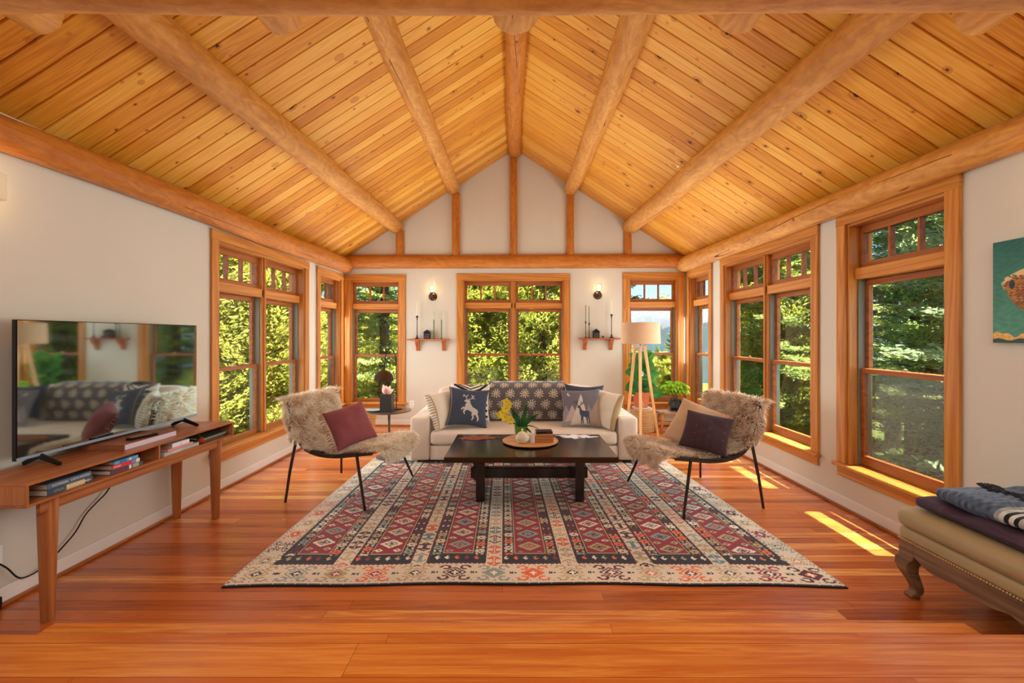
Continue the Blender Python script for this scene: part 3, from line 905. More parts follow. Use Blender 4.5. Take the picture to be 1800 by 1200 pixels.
for x in (SX0 + .1, SX1 - .1):
    for y in (SY0 + .08, SY1 - .08):
        MB().box(x - .03, x + .03, y - .03, y + .03, .009 if y < 5.2 else .001, .032).build('foot', MT['black'], sofa, bev=.003)

# patterned throw over the back
def throw():
    path = [(5.965, .30), (5.955, .55), (5.945, .66), (5.87, .72), (5.80, .79), (5.70, .822), (5.57, .825), (5.46, .79), (5.395, .72), (5.372, .60), (5.372, .50), (5.385, .42), (5.36, .402)]
    p = [Vector((0, a, b)) for a, b in path]
    # resample smooth
    pts = []
    for i in range(len(p) - 1):
        p0, p1, p2, p3 = p[max(i - 1, 0)], p[i], p[i + 1], p[min(i + 2, len(p) - 1)]
        for t in np.linspace(0, 1, 22)[:-1]:
            pts.append(.5 * ((2 * p1) + (p2 - p0) * t + (2 * p0 - 5 * p1 + 4 * p2 - p3) * t * t + (3 * p1 - p0 - 3 * p2 + p3) * t ** 3))
    pts.append(p[-1])
    P = np.array(pts); ns = len(P)
    arc = np.concatenate([[0], np.cumsum(np.linalg.norm(np.diff(P, axis=0), axis=1))])
    nu = 230
    X0, X1 = -.315, .60
    u = np.linspace(0, 1, nu)
    V = np.zeros((nu, ns, 3))
    for i, a in enumerate(u):
        for j in range(ns):
            x = X0 + (X1 - X0) * a + .012 * math.sin(arc[j] * 9)
            wv = .007 * math.sin(a * 19 + arc[j] * 3) + .01 * noise.noise(Vector((a * 3, arc[j] * 2, 0)))
            V[i, j] = (x, P[j, 1] - abs(wv) - .004, P[j, 2] + abs(wv) * .5 + .004)
    fa = (u[:-1] + u[1:]) / 2 * (X1 - X0); fs = (arc[:-1] + arc[1:]) / 2
    A, S = np.meshgrid(fa, arc[-1] - fs, indexing='ij')
    base = np.array(lin((96, 90, 88))); light = np.array(lin((214, 196, 172)))
    C = np.broadcast_to(base, A.shape + (3,)).copy()
    C *= (1 + .18 * (np.random.default_rng(3).random(A.shape) - .5))[..., None]
    px, pr = .172, .128
    row = np.floor(S / pr)
    a = (A + .082 * (row % 2)) % px - px / 2; r = S % pr - pr / 2
    R = np.hypot(a, r); th = np.arctan2(r, a)
    pet = (R < .056 + .006 * np.sin(row * 5 + th * 3)) & (np.cos(th * 10) > .25 - (.03 - R) * 10) & (R > .014)
    pet |= (R < .024) & (np.cos(th * 6) > .0) & (R > .005)
    C[pet] = light
    return V.reshape(-1, 3), grid_faces(nu, ns), C.reshape(-1, 3)
V, f, C = throw()
o = arr_mesh('throw_blanket', V, f, MT['col'], cols=C, smooth=True)
md = o.modifiers.new('s', 'SOLIDIFY'); md.thickness = .008; md.offset = 1
tag(o, 'grey wool throw with cream snowflake flowers draped over the sofa back', 'blanket')

# cushions on the sofa
def arm_col(u, v, s):
    C = np.broadcast_to(np.array(lin((226, 214, 192))), u.shape + (3,)).copy()
    C[(np.abs(u) > .80)] = np.array(lin((188, 160, 122)))
    C[(np.abs(u) > .88) & (np.sin(v * 46) > 0)] = np.array(lin((232, 226, 214)))
    return C
o = pillow('bolster_cushion', .42, .42, .17, arm_col, MT['col'], seed=1, pinch=.05, wr=.012)
put(o, (-.815, 5.13, .56), 54, 20, 4); tag(o, 'cream fringed-edge cushion leaning on the left sofa arm', 'cushion', 'cushions on the sofa')
def arm_col2(u, v, s):
    C = np.broadcast_to(np.array(lin((222, 210, 188))), u.shape + (3,)).copy()
    C[(u > .84)] = np.array(lin((176, 148, 108)))
    return C
o = pillow('bolster_cushion', .42, .42, .17, arm_col2, MT['col'], seed=4, pinch=.05, wr=.012)
put(o, (1.03, 5.13, .56), -54, 20, -4); tag(o, 'cream cushion leaning on the right sofa arm', 'cushion', 'cushions on the sofa')

def zebra(u, v, s):
    C = np.broadcast_to(np.array(lin((228, 214, 196))), u.shape + (3,)).copy()
    blk = np.array(lin((34, 32, 34)))
    w = np.abs(((v * 3.3 + .18 * np.sin(u * 3)) % 1) - .5)
    C[(w < .20 * np.clip((np.abs(u) - .30) * 3, 0, 1)) & (np.abs(u) < .93) & (v < .55)] = blk
    w2 = np.abs(((v * 5 - np.abs(u) * 2.2) % 1) - .5)
    C[(v > .5) & (w2 < .2) & (np.abs(u) < .7)] = blk
    C[seg_d(u, v, (.35, .55), (.8, .95)) < .07] = blk
    C[seg_d(u, v, (-.8, .92), (-.2, .62)) < .07] = blk
    return C
o = pillow('zebra_cushion', .47, .45, .13, zebra, MT['col'], seed=9, n=90)
put(o, (-.53, 5.325, .615), 8, 20, -3); tag(o, 'cream cushion with bold black zebra stripes behind the blue deer cushion', 'cushion', 'cushions on the sofa')

LEAP = [(-.30, .30), (-.22, .36), (-.12, .34), (-.06, .42), (-.02, .34), (.04, .30), (.02, .22), (.10, .06), (.20, -.06), (.38, -.14), (.46, -.18), (.50, -.30), (.46, -.40), (.52, -.52), (.54, -.66), (.46, -.80), (.42, -.78), (.46, -.64), (.38, -.52), (.34, -.44), (.26, -.52), (.28, -.66), (.18, -.78), (.14, -.74), (.20, -.62), (.14, -.50), (.16, -.36), (.04, -.28), (-.10, -.22), (-.18, -.26), (-.24, -.34), (-.20, -.46), (-.26, -.46), (-.32, -.32), (-.28, -.20), (-.34, -.16), (-.42, -.26), (-.44, -.16), (-.34, -.06), (-.22, -.06), (-.22, .10), (-.16, .22), (-.28, .24)]
def blue_deer(u, v, s):
    C = np.broadcast_to(np.array(lin((66, 74, 88))), u.shape + (3,)).copy()
    C *= (1 + .25 * (np.random.default_rng(5).random(u.shape) - .5))[..., None]
    if s > 0:
        lt = np.array(lin((196, 186, 178)))
        x, y = (u - .05) * 1.0, (v + .02) * 1.02
        m_ = inpoly(x, y, LEAP)
        for a, b in (((-.14, .36), (-.22, .56)), ((-.22, .56), (-.34, .66)), ((-.22, .52), (-.10, .66)), ((-.04, .38), (.10, .48)), ((.10, .48), (.22, .64)), ((.10, .48), (.26, .46)), ((.14, .52), (.10, .68)), ((-.30, .60), (-.38, .56))):
            m_ |= seg_d(x, y, a, b) < .022
        C[m_] = lt
        C[np.abs(u + .93) < .012] = np.array(lin((150, 130, 110)))
    return C
o = pillow('deer_cushion', .47, .46, .15, blue_deer, MT['col'], seed=12, n=120, pinch=.13)
put(o, (-.535, 5.12, .585), 12, 24, -7); tag(o, 'dark blue-grey cushion with a pale leaping deer', 'cushion', 'cushions on the sofa')
o = pillow('velvet_cushion', .47, .43, .14, flat((60, 66, 80)), MT['col'], seed=15, n=50, pinch=.15)
put(o, (.82, 5.325, .615), -4, 20, -2); tag(o, 'plain dark blue cushion behind the mountain cushion', 'cushion', 'cushions on the sofa')
STAG = [(-.16, .10), (-.10, .16), (-.04, .14), (.0, .02), (.04, -.10), (.12, -.16), (.34, -.16), (.42, -.20), (.44, -.34), (.42, -.50), (.44, -.62), (.42, -.86), (.37, -.86), (.36, -.62), (.32, -.50), (.34, -.88), (.29, -.88), (.24, -.54), (.12, -.48), (.10, -.60), (.12, -.86), (.07, -.86), (.04, -.60), (.03, -.86), (-.02, -.86), (-.02, -.46), (-.08, -.34), (-.10, -.14), (-.08, -.02), (-.18, .02), (-.22, .06)]
def mountains_c(u, v, s):
    sky = np.array(lin((112, 106, 110))); C = np.broadcast_to(sky, u.shape + (3,)).copy()
    def tri(p, a, b, col):
        C[inpoly(u, v, [a, p, b])] = np.array(lin(col))
    if s > 0:
        tri((-.86, .12), (-1.2, -1.1), (-.3, -1.1), (150, 138, 138))
        tri((.42, .10), (.0, -1.1), (.9, -1.1), (142, 132, 136))
        tri((-.50, .12), (-.9, -.8), (-.1, -.8), (186, 166, 156))
        tri((1.0, .55), (.05, -1.1), (1.6, -1.1), (160, 136, 118))
        tri((.02, .78), (-.62, -1.1), (.42, -1.1), (206, 190, 172))
        dk = np.array(lin((74, 78, 90)))
        x, y = u + .02, v + .10
        m_ = inpoly(x, y, STAG)
        for a, b in (((-.14, .14), (-.24, .30)), ((-.24, .30), (-.20, .44)), ((-.24, .30), (-.36, .40)), ((-.06, .14), (.10, .26)), ((.10, .26), (.16, .42)), ((.08, .24), (.22, .28)), ((.02, .20), (.04, .36))):
            m_ |= seg_d(x, y, a, b) < .022
        C[m_] = dk
        C[(np.hypot(u + .62, v - .72) < .09) & (np.hypot(u + .58, v - .74) > .07)] = np.array(lin((226, 206, 180)))
    C *= (1 + .14 * (np.random.default_rng(6).random(u.shape) - .5))[..., None]
    return C
o = pillow('mountain_cushion', .45, .43, .14, mountains_c, MT['col'], seed=18, n=120, pinch=.10)
put(o, (.755, 5.13, .58), -6, 22, 2); tag(o, 'grey cushion with pale mountain peaks, a moon and a standing stag', 'cushion', 'cushions on the sofa')

# ---------------------------------------------------------------- coffee table
ct = empty('coffee_table', (.133, 4.05, .008), label='low black-stained trestle coffee table on the kilim rug', cat='table')
MB().box(-.573, .839, 3.625, 4.475, .374, .42).build('tabletop', MT['ebony'], ct, bev=.006)
for x in (-.327, .506):
    MB().box(x, x + .076, 3.76, 4.34, .011, .374).build('leg', MT['ebony'], ct, bev=.006)
MB().box(-.395, .65, 4.005, 4.075, .13, .225).build('stretcher', MT['ebony'], ct, bev=.006)
for x in (-.350, .607):
    MB().bar((x, 4.04, .10), (x, 4.04, .262), .022, .03, .022, .05).build('wedge', MT['ebony'], ct, bev=.003)

# tray and the things on it
TX, TY = .142, 4.14
def hidetex(name, poly, z, colf, label, cat):
    n = 70
    xs = [p[0] for p in poly]; ys = [p[1] for p in poly]
    gx, gy = np.linspace(min(xs), max(xs), n), np.linspace(min(ys), max(ys), n)
    Xg, Yg = np.meshgrid(gx, gy, indexing='ij')
    cx, cy = (Xg[:-1, :-1] + Xg[1:, 1:]) / 2, (Yg[:-1, :-1] + Yg[1:, 1:]) / 2
    inside = inpoly(cx, cy, poly).ravel()
    Z = z + .0025 + .0015 * np.sin(Xg * 60) * np.sin(Yg * 50)
    V = np.stack([Xg, Yg, Z], -1).reshape(-1, 3)
    o = arr_mesh(name, V, grid_faces(n, n)[inside], MT['colsm'], cols=colf(cx, cy).reshape(-1, 3)[inside], smooth=True)
    m = o.modifiers.new('s', 'SOLIDIFY'); m.thickness = .003; m.offset = -1
    return tag(o, label, cat)
def wob(cx, cy, rx, ry, seed, n=60, k=.25):
    return [(cx + rx * math.cos(a) * (1 + k * noise.noise(Vector((math.cos(a) * 2 + seed, math.sin(a) * 2, 0)))), cy + ry * math.sin(a) * (1 + k * 1.6 * noise.noise(Vector((math.cos(a) * 2.5, math.sin(a) * 2.5, seed))))) for a in [2 * PI * i / n for i in range(n)]]
def brown(x, y):
    w = np.sin(x * 90 + 5 * np.sin(y * 40)) * np.sin(y * 70 + x * 30)
    return np.array(lin((132, 72, 42))) * (1 + .35 * w)[..., None]
hidetex('leather_mat', wob(-.36, 4.30, .185, .085, 3, k=.5), .421, brown, 'ragged brown leather mat on the back left of the coffee table', 'mat')
def cowh(x, y):
    C = np.broadcast_to(np.array(lin((222, 220, 222))), x.shape + (3,)).copy()
    C[(np.sin(x * 31 + 1) * np.sin(y * 44 + x * 9) > .72)] = np.array(lin((70, 64, 62)))
    return C
hidetex('cowhide_mat', wob(.60, 4.375, .165, .085, 8, k=.5), .421, cowh, 'ragged white cowhide mat on the back right of the coffee table', 'mat')

mb = MB().lathe([(0, .4205), (.225, .4205), (.253, .432), (.256, .440), (.250, .441), (0, .4405)], (TX, TY, 0), 64)
tag(mb.build('round_tray', wood('tray_maple', (176, 112, 60), (220, 164, 108), 'x', .4, knots=12), smooth=30), 'round light wood tray in the middle of the coffee table', 'tray')
# lidded bowl
j = empty('sugar_bowl', (.066, 4.02, .441), label='small round cream glazed lidded pot at the front of the tray', cat='pot')
MB().lathe([(.030, .441), (.034, .444), (.056, .460), (.066, .485), (.062, .508), (.045, .522), (.040, .522)], (.066, 4.02, 0), 32).build('body', MT['cream'], j, smooth=60)
lid = MB().lathe([(.044, .523), (.040, .530), (.022, .542), (.008, .547), (.007, .552), (.012, .560), (.010, .568), (0, .571)], (.066, 4.02, 0), 28).build('lid', MT['cream'], j, smooth=60)
# candle glass
tag(MB().lathe([(0, .441), (.028, .441), (.030, .447), (.029, .50), (.027, .52), (.020, .525), (0, .518)], (.155, 4.05, 0), 24).build('votive_candle', plain('frosted_glass', (214, 200, 190), .3, var=.15, sc=30), smooth=60), 'small frosted glass votive between the lidded pot and the books', 'candle')

# books on the tray
def book(root_loc, L, W, T, cover, pages='paper', rz=0, spine='+x', label='', group=None, text=None, tcol=None, tsize=.02, cat='book', patches=(), toff=0):
    """lying book: spine on the local +x side, length along y"""
    r = empty('book', root_loc, rz, label, cat, group)
    ct = .0025
    mb = MB().box(-W / 2, W / 2, -L / 2, L / 2, 0, ct).box(-W / 2, W / 2, -L / 2, L / 2, T - ct, T).box(W / 2 - .003, W / 2 + .001, -L / 2, L / 2, ct * .5, T - ct * .5)
    mb.build('cover', plain('book_cover', cover, .45, var=.06), r, True, bev=.0008, seg=1)
    MB().box(-W / 2 + .004, W / 2 - .003, -L / 2 + .004, L / 2 - .004, ct, T - ct).build('page_block', MT[pages], r, True, smooth=0)
    for i, (a, b, c) in enumerate(patches):
        MB().box(W / 2 + .0011, W / 2 + .0016, -L / 2 + a * L, -L / 2 + b * L, T * .06, T * .94).build('spine_panel', plain('spine_ink', c, .5, var=.1, sc=90), r, True, smooth=0)
    for tx in (text or []):
        s_, y0, sz, c = tx
        cu = bpy.data.curves.new('t', 'FONT'); cu.body = s_; cu.size = sz; cu.extrude = .0002; cu.align_y = 'CENTER'
        tmp = bpy.data.objects.new('t', cu); COL.objects.link(tmp)
        bpy.context.view_layer.update()
        me = bpy.data.meshes.new_from_object(tmp.evaluated_get(bpy.context.evaluated_depsgraph_get()))
        bpy.data.objects.remove(tmp)
        o = bpy.data.objects.new('spine_lettering', me); COL.objects.link(o)
        me.materials.clear(); me.materials.append(plain('lettering_ink', c, .5, var=0))
        o.parent = r
        # text x -> local y, text y -> local z, normal -> +x
        o.matrix_basis = Matrix(((0, 0, 1, W / 2 + .0019), (1, 0, 0, -L / 2 + y0 * L), (0, 1, 0, T / 2 + toff), (0, 0, 0, 1)))
    return r
bz = .4415
for i, (L, W, T, c, lb, dx) in enumerate(((.165, .115, .026, (150, 98, 60), 'lowest of the small books stacked on the tray, worn tan cover', .004), (.165, .115, .026, (156, 96, 54), 'second book up in the small stack on the tray', .002),
                                      (.155, .11, .022, (236, 224, 200), 'cream covered book third up in the stack on the tray', .0), (.150, .11, .022, (40, 32, 28), 'top book of the tray stack with black and mottled cover', .0))):
    b = book((.262 + dx, 4.09, bz), L, W, T, c, rz=-PI / 2 + .03 * (i - 1), label=lb, group='books stacked on the tray', patches=[(0, 1, (178, 112, 52) if i < 3 else (30, 24, 22))] + ([(.6, .98, (150, 96, 56))] if i == 3 else []))
    bz += T + .0006

# orchid
orch = empty('potted_orchid', (.06, 4.27, .441), label='yellow flowering orchid in a green glazed pot on the tray', cat='plant')
pc = (.06, 4.27, 0)
MB().lathe([(.045, .441), (.050, .443), (.060, .50), (.064, .545), (.066, .548), (.060, .549), (.056, .530), (0, .528)], pc, 32).build('pot', MT['green'], orch, smooth=50)
mb = MB()
for d, up, L, W, k in (((-.45, -.1, 1), (0, -1, .3), .24, .045, .12), ((.25, .1, 1), (0, -1, .3), .26, .048, .05), ((.75, -.1, .75), (0, -1, .5), .25, .045, .15), ((.8, -.3, .35), (0, 0, 1), .23, .040, .5),
                       ((-.6, -.2, .5), (0, -.3, 1), .17, .036, .4), ((.55, -.6, .15), (0, 0, 1), .19, .036, .6), ((.2, .5, .7), (0, -1, 0), .19, .04, .3), ((-.5, .3, .8), (0, -1, .3), .20, .04, .1)):
    mb.leaf((.06, 4.27, .53), d, up, L, W, k, 10, .3, .55)
mb.build('leaf', MT['orleaf'], orch, smooth=180)
sp = [(.06, 4.27, .53), (.05, 4.26, .62), (.01, 4.25, .71), (-.04, 4.24, .765), (-.09, 4.23, .77), (-.12, 4.22, .73), (-.125, 4.215, .66), (-.12, 4.21, .60)]
MB().tube(sp, .0025, 6).build('flower_stem', MT['stem'], orch, smooth=180)
rg = random.Random(4)
for i in range(9):
    t = i / 8
    c = Vector((-.06 - .055 * math.sin(t * 3) + rg.uniform(-.035, .035), 4.205 + rg.uniform(-.02, .03), .785 - .165 * t))
    mb = MB()
    yaw = rg.uniform(-.5, .5)
    for k in range(5):
        a = k * 2 * PI / 5 + .3 + rg.uniform(-.15, .15)
        d = Vector((math.cos(a) * math.cos(yaw), -.25 + math.cos(a) * math.sin(yaw), math.sin(a)))
        mb.leaf(c, d, (0, -1, 0), .046, .044, .05, 5, .3, .6)
    fl = mb.build('flower', MT['petal'], orch, smooth=180)
    MB().lathe([(.001, -.006), (.006, 0), (.003, .009), (0, .01)], c + Vector((0, -.008, 0)), 8, Matrix.Rotation(PI / 2, 3, 'X')).build('flower_lip', plain('orchid_lip', (196, 104, 36), .6), fl, smooth=180)
# ---------------------------------------------------------------- sling chairs
def cr(points, n):
    """Catmull-Rom through points, n samples per span"""
    p = [np.array(q, float) for q in points]; out = []
    for i in range(len(p) - 1):
        p0, p1, p2, p3 = p[max(i - 1, 0)], p[i], p[i + 1], p[min(i + 2, len(p) - 1)]
        for t in np.linspace(0, 1, n + 1)[:-1]:
            out.append(.5 * ((2 * p1) + (p2 - p0) * t + (2 * p0 - 5 * p1 + 4 * p2 - p3) * t * t + (3 * p1 - p0 - 3 * p2 + p3) * t ** 3))
    out.append(p[-1]); return np.array(out)
SLING = [(-.405, .825), (-.398, .74), (-.378, .63), (-.338, .525), (-.262, .445), (-.14, .405), (.02, .40), (.20, .425), (.40, .455)]
def chair(loc, rz, label):
    r = empty('sling_chair', loc, rz, label, 'chair', 'sling chairs facing the coffee table')
    pr = cr(SLING, 8); n = len(pr)
    hw = lambda i: .355 - .035 * math.sin(PI * i / (n - 1))
    nt = 17
    V = []
    for i, (x, z) in enumerate(pr):
        for t in np.linspace(-1, 1, nt):
            V.append((x, hw(i) * t, z - .030 * (1 - t * t) * math.sin(PI * i / (n - 1))))
    o = arr_mesh('sling', V, grid_faces(n, nt), MT['leather'], r, True, smooth=True)
    m = o.modifiers.new('s', 'SOLIDIFY'); m.thickness = .006; m.offset = 0
    for s in (-1, 1):
        pts = [(x, s * (hw(i) + .006), z + .002) for i, (x, z) in enumerate(pr)]
        MB().tube(pts, .011, 10).build('side_rail', MT['dgrey'], r, True, smooth=180)
        # leather edge roll hugging the rail
        MB().tube([(x, y * .985, z - .012) for x, y, z in pts[18:-2]], .013, 8).build('sling_edge', MT['leather'], r, True, smooth=180)
        MB().tube([(-.336, s * .345, .525), (-.37, s * .38, .26), (-.39, s * .41, .011)], [.0125, .012, .010], 10).build('leg', MT['dgrey'], r, True, smooth=180)
        MB().tube([(.22, s * .345, .432), (.29, s * .40, .22), (.36, s * .455, .011)], [.0125, .012, .010], 10).build('leg', MT['dgrey'], r, True, smooth=180)
    MB().tube([(-.407, -.36, .827), (-.412, 0, .832), (-.407, .36, .827)], .011, 10).build('top_rail', MT['dgrey'], r, True, smooth=180)
    MB().tube([(.402, -.36, .457), (.402, 0, .452), (.402, .36, .457)], .011, 10).build('front_rail', MT['dgrey'], r, True, smooth=180)
    return r
LC, RC = (-1.453, 4.076, 0), (1.53, 3.93, 0)
LR, RR = math.radians(-11), math.radians(192.5)
chair(LC, LR, 'dark metal sling chair left of the coffee table under the pale sheepskin')
chair(RC, RR, 'dark metal sling chair right of the coffee table under the brown sheepskin')

def sheepskin(loc, rz, label, root_c, mid_c, tip_c, seed, n=30000):
    g = np.random.default_rng(seed)
    path = [(-.485, .52), (-.48, .66), (-.468, .79), (-.432, .862), (-.382, .835), (-.360, .74), (-.336, .63), (-.295, .535), (-.228, .472), (-.12, .438), (.02, .432), (.20, .455), (.36, .482), (.43, .482), (.455, .44), (.445, .40)]
    P = cr(path, 10); ns = len(P)
    arc = np.concatenate([[0], np.cumsum(np.linalg.norm(np.diff(P, axis=0), axis=1))]); arc /= arc[-1]
    ws = np.interp(arc, [0, .12, .25, .38, .50, .60, .72, .85, .95, 1], [.25, .33, .365, .350, .318, .262, .27, .33, .32, .24])
    nt = 41; t = np.linspace(-1, 1, nt)
    V = np.zeros((ns, nt, 3))
    for i in range(ns):
        wob_ = 1 + .10 * noise.noise(Vector((arc[i] * 7, seed, 0)))
        wob2 = 1 + .10 * noise.noise(Vector((arc[i] * 7, seed + 5, 0)))
        for j, tt in enumerate(t):
            w = ws[i] * (wob_ if tt < 0 else wob2)
            x, z = P[i]
            e = abs(tt) ** 4
            seatk = np.clip((arc[i] - .45) * 5, 0, 1)
            z2 = z - seatk * (.020 * e + .028 * (1 - tt * tt) * 1) + .012 * noise.noise(Vector((x * 6, tt * 3, seed)))
            x2 = x - (1 - seatk) * .045 * e * (1 if arc[i] > .22 else -.8) + .012 * noise.noise(Vector((z * 6, tt * 3, seed + 2)))
            V[i, j] = (x2, w * tt, z2)
    du = np.gradient(V, axis=0); dv = np.gradient(V, axis=1)
    N = np.cross(du, dv); N /= np.linalg.norm(N, axis=-1, keepdims=True) + 1e-9
    # outward: up on the seat
    if N[int(ns * .7), nt // 2, 2] < 0: N = -N
    base = V.reshape(-1, 3)
    f = grid_faces(ns, nt)
    low = (V - N * .010).reshape(-1, 3)
    nb = len(base)
    edge = [i * nt for i in range(ns)] + [(ns - 1) * nt + j for j in range(1, nt)] + [i * nt + nt - 1 for i in range(ns - 2, -1, -1)] + [j for j in range(nt - 2, 0, -1)]
    m = len(edge)
    sk = np.array([(edge[i], edge[(i + 1) % m], edge[(i + 1) % m] + nb, edge[i] + nb) for i in range(m)])
    allV = [base, low]; allF = [f, f[:, ::-1] + nb, sk]
    rc, mc, tc = [np.array(lin(c)) for c in (root_c, mid_c, tip_c)]
    allC = [np.tile(rc, (nb, 1)), np.tile(rc, (nb, 1))]
    # strands
    si = g.random(n) * (ns - 1.001); tj = g.random(n)
    edgeb = g.random(n) < .16
    tj = np.where(edgeb, np.where(g.random(n) < .5, g.random(n) * .04, 1 - g.random(n) * .04), tj)
    endb = g.random(n) < .06
    si = np.where(endb, np.where(g.random(n) < .5, g.random(n) * 2, ns - 1.01 - g.random(n) * 2), si)
    tj = tj * (nt - 1.001)
    i0, j0 = si.astype(int), tj.astype(int); fi, fj = (si - i0)[:, None], (tj - j0)[:, None]
    def bl(A): return (A[i0, j0] * (1 - fi) * (1 - fj) + A[i0 + 1, j0] * fi * (1 - fj) + A[i0, j0 + 1] * (1 - fi) * fj + A[i0 + 1, j0 + 1] * fi * fj)
    p = bl(V); nn = bl(N); tv = bl(dv); tv /= np.linalg.norm(tv, axis=1, keepdims=True)
    tu = bl(du); tu /= np.linalg.norm(tu, axis=1, keepdims=True)
    side = (tj / (nt - 1) * 2 - 1)
    # clumped direction field
    q = np.stack([si * .11, tj * .16], 1)
    cl = np.stack([np.sin(q[:, 0] * 3.1 + 1.7 * np.sin(q[:, 1] * 2.3 + seed)), np.cos(q[:, 1] * 3.7 + 1.9 * np.sin(q[:, 0] * 1.9))], 1)
    lay = .55 * cl + g.normal(0, .42, (n, 2))
    outw = np.clip((np.abs(side) - .8) * 5, 0, 1) * np.sign(side)
    endw = np.clip((si / (ns - 1) - .94) * 16, 0, 1) - np.clip((.06 - si / (ns - 1)) * 16, 0, 1)
    d0 = nn * (1.0 - .6 * np.abs(outw))[:, None] + tu * (lay[:, :1] + .9 * endw[:, None]) + tv * (lay[:, 1:] + 1.2 * outw[:, None])
    d0 /= np.linalg.norm(d0, axis=1, keepdims=True)
    L = (.042 + .026 * g.random(n))[:, None]
    bend = tu * g.normal(.2, .4, (n, 1)) + tv * g.normal(0, .4, (n, 1)) - nn * .25 - np.array([[0, 0, .25]])
    wv = np.cross(d0, g.normal(0, 1, (n, 3))); wv /= np.linalg.norm(wv, axis=1, keepdims=True) + 1e-9
    W = (.0016 + .0012 * g.random(n))[:, None]
    ts = [0, .35, .7, 1.0]; wf = [1, .95, .7, .12]
    pts = []
    for tt, w in zip(ts, wf):
        c = p + d0 * L * tt + bend * L * (tt * tt * .55)
        pts += [c - wv * W * w, c + wv * W * w]
    S = np.stack(pts, 1)  # n,8,3
    b = 2 * nb
    idx = b + np.arange(n)[:, None] * 8
    fs = np.concatenate([idx + np.array([[2 * k, 2 * k + 1, 2 * k + 3, 2 * k + 2]]) for k in range(3)])
    tone = (g.random(n) * .5 + .25 + .35 * np.sin(q[:, 0] * 4 + 2 * np.sin(q[:, 1] * 3 + seed)))[:, None].clip(0, 1)
    cm = mc * (1 - tone) + tc * tone
    Cs = np.stack([rc * .8 + cm * .2] * 2 + [cm * .85] * 2 + [cm] * 2 + [cm * .6 + tc * .4] * 2, 1) if False else np.stack([np.broadcast_to(rc, cm.shape)] * 2 + [rc * .35 + cm * .65] * 2 + [cm] * 2 + [cm * .5 + tc * .5] * 2, 1)
    allV.append(S.reshape(-1, 3)); allF.append(fs); allC.append(Cs.reshape(-1, 3))
    o = arr_mesh('sheepskin', np.concatenate(allV), np.concatenate(allF), MT['fur'], vcols=np.concatenate(allC), smooth=True)
    o.location = loc; o.rotation_euler = (0, 0, rz)
    tag(o, label, 'sheepskin', 'sheepskins over the sling chairs')
sheepskin(LC, LR, 'fluffy cream and tan sheepskin over the left sling chair', (196, 146, 94), (240, 208, 164), (255, 248, 230), 3)
sheepskin(RC, RR, 'fluffy grey-brown sheepskin over the right sling chair', (150, 104, 68), (210, 168, 126), (246, 226, 200), 8)

def tassels(name_parent, pts, dirs, L, rgb):
    for i, (p, d) in enumerate(zip(pts, dirs)):
        p = Vector(p); d = Vector(d).normalized()
        MB().tube([p, p + d * L * .5 + Vector((0, 0, -.004)), p + d * L * .8 + Vector((.003 * math.sin(i * 2), .003 * math.cos(i * 3), -.02))], [.003, .0045, .003], 6).build('tassel', plain('tassel_yarn', rgb, .9), name_parent, True, smooth=180)
mauve = fabric('mauve_linen', (136, 78, 80), .14, sc=420)
o = pillow('mauve_cushion', .36, .36, .17, flat((138, 76, 78)), MT['col'], seed=31, n=64, pinch=.08, wr=.02)
put(o, (-1.42, 3.88, .628), 36, 30, 14)
tag(o, 'square mauve linen cushion with a tasselled edge on the left chair', 'cushion')
tassels(o, [(-.182 + .010 * abs(math.sin(i)), -.17 + .34 * i / 15, 0) for i in range(16)], [(-1, .3 * math.sin(i * 5), .3 * math.cos(i * 3)) for i in range(16)], .05, (176, 118, 104))
def two_tone(u, v, s):
    return np.broadcast_to(np.array(lin((188, 152, 118))), u.shape + (3,)).copy()
o = pillow('beige_cushion', .42, .42, .14, two_tone, MT['col'], seed=35, n=60, pinch=.07, wr=.016)
put(o, (1.57, 3.90, .615), -30, 34, -20); tag(o, 'plain beige linen cushion behind the plum one on the right chair', 'cushion')
def plum(u, v, s):
    C = np.broadcast_to(np.array(lin((64, 44, 48))), u.shape + (3,)).copy()
    C[(np.abs(((u * 3 + 1.5) % 1) - .5) < .012)] *= .7
    C[(np.abs(((u * 1.6 + .2) % 1) - .5) < .02) & (np.abs(((v * 2.5 + .3) % 1) - .5) < .03)] = np.array(lin((176, 150, 130)))
    return C
o = pillow('plum_cushion', .37, .34, .13, plum, MT['col'], seed=38, n=110, pinch=.07, wr=.014)
put(o, (1.585, 3.725, .600), -26, 36, -10); tag(o, 'dark plum cushion with small stitched marks on the right chair', 'cushion')

# ---------------------------------------------------------------- side table group, left of the sofa
sx, sy = -1.446, 5.17
st = empty('side_table', (sx, sy, .0), label='round pewter pedestal side table left of the sofa', cat='table')
MB().lathe([(0, .528), (.235, .530), (.250, .536), (.252, .541), (.248, .545), (0, .545)], (sx, sy, 0), 56).build('tabletop', MT['table'], st, smooth=30)
MB().lathe([(.019, .05), (.014, .12), (.013, .40), (.017, .49), (.035, .527)], (sx, sy, 0), 24).build('pedestal', MT['table'], st, smooth=60)
MB().lathe([(0, .0105), (.145, .0105), (.150, .014), (.148, .019), (.11, .026), (.04, .037), (.019, .052)], (sx, sy, 0), 48).build('base', MT['table'], st, smooth=50)
tb = empty('tissue_box', (-1.452, 5.10, .546), label='tall dark stone tissue box on the round side table', cat='box')
MB().box(-1.515, -1.385, 5.035, 5.165, .546, .742).build('case', plain('dark_slate', (58, 54, 50), .5, var=.3, sc=14, bump=.2), tb, bev=.004)
mb = MB()
rg = random.Random(2)
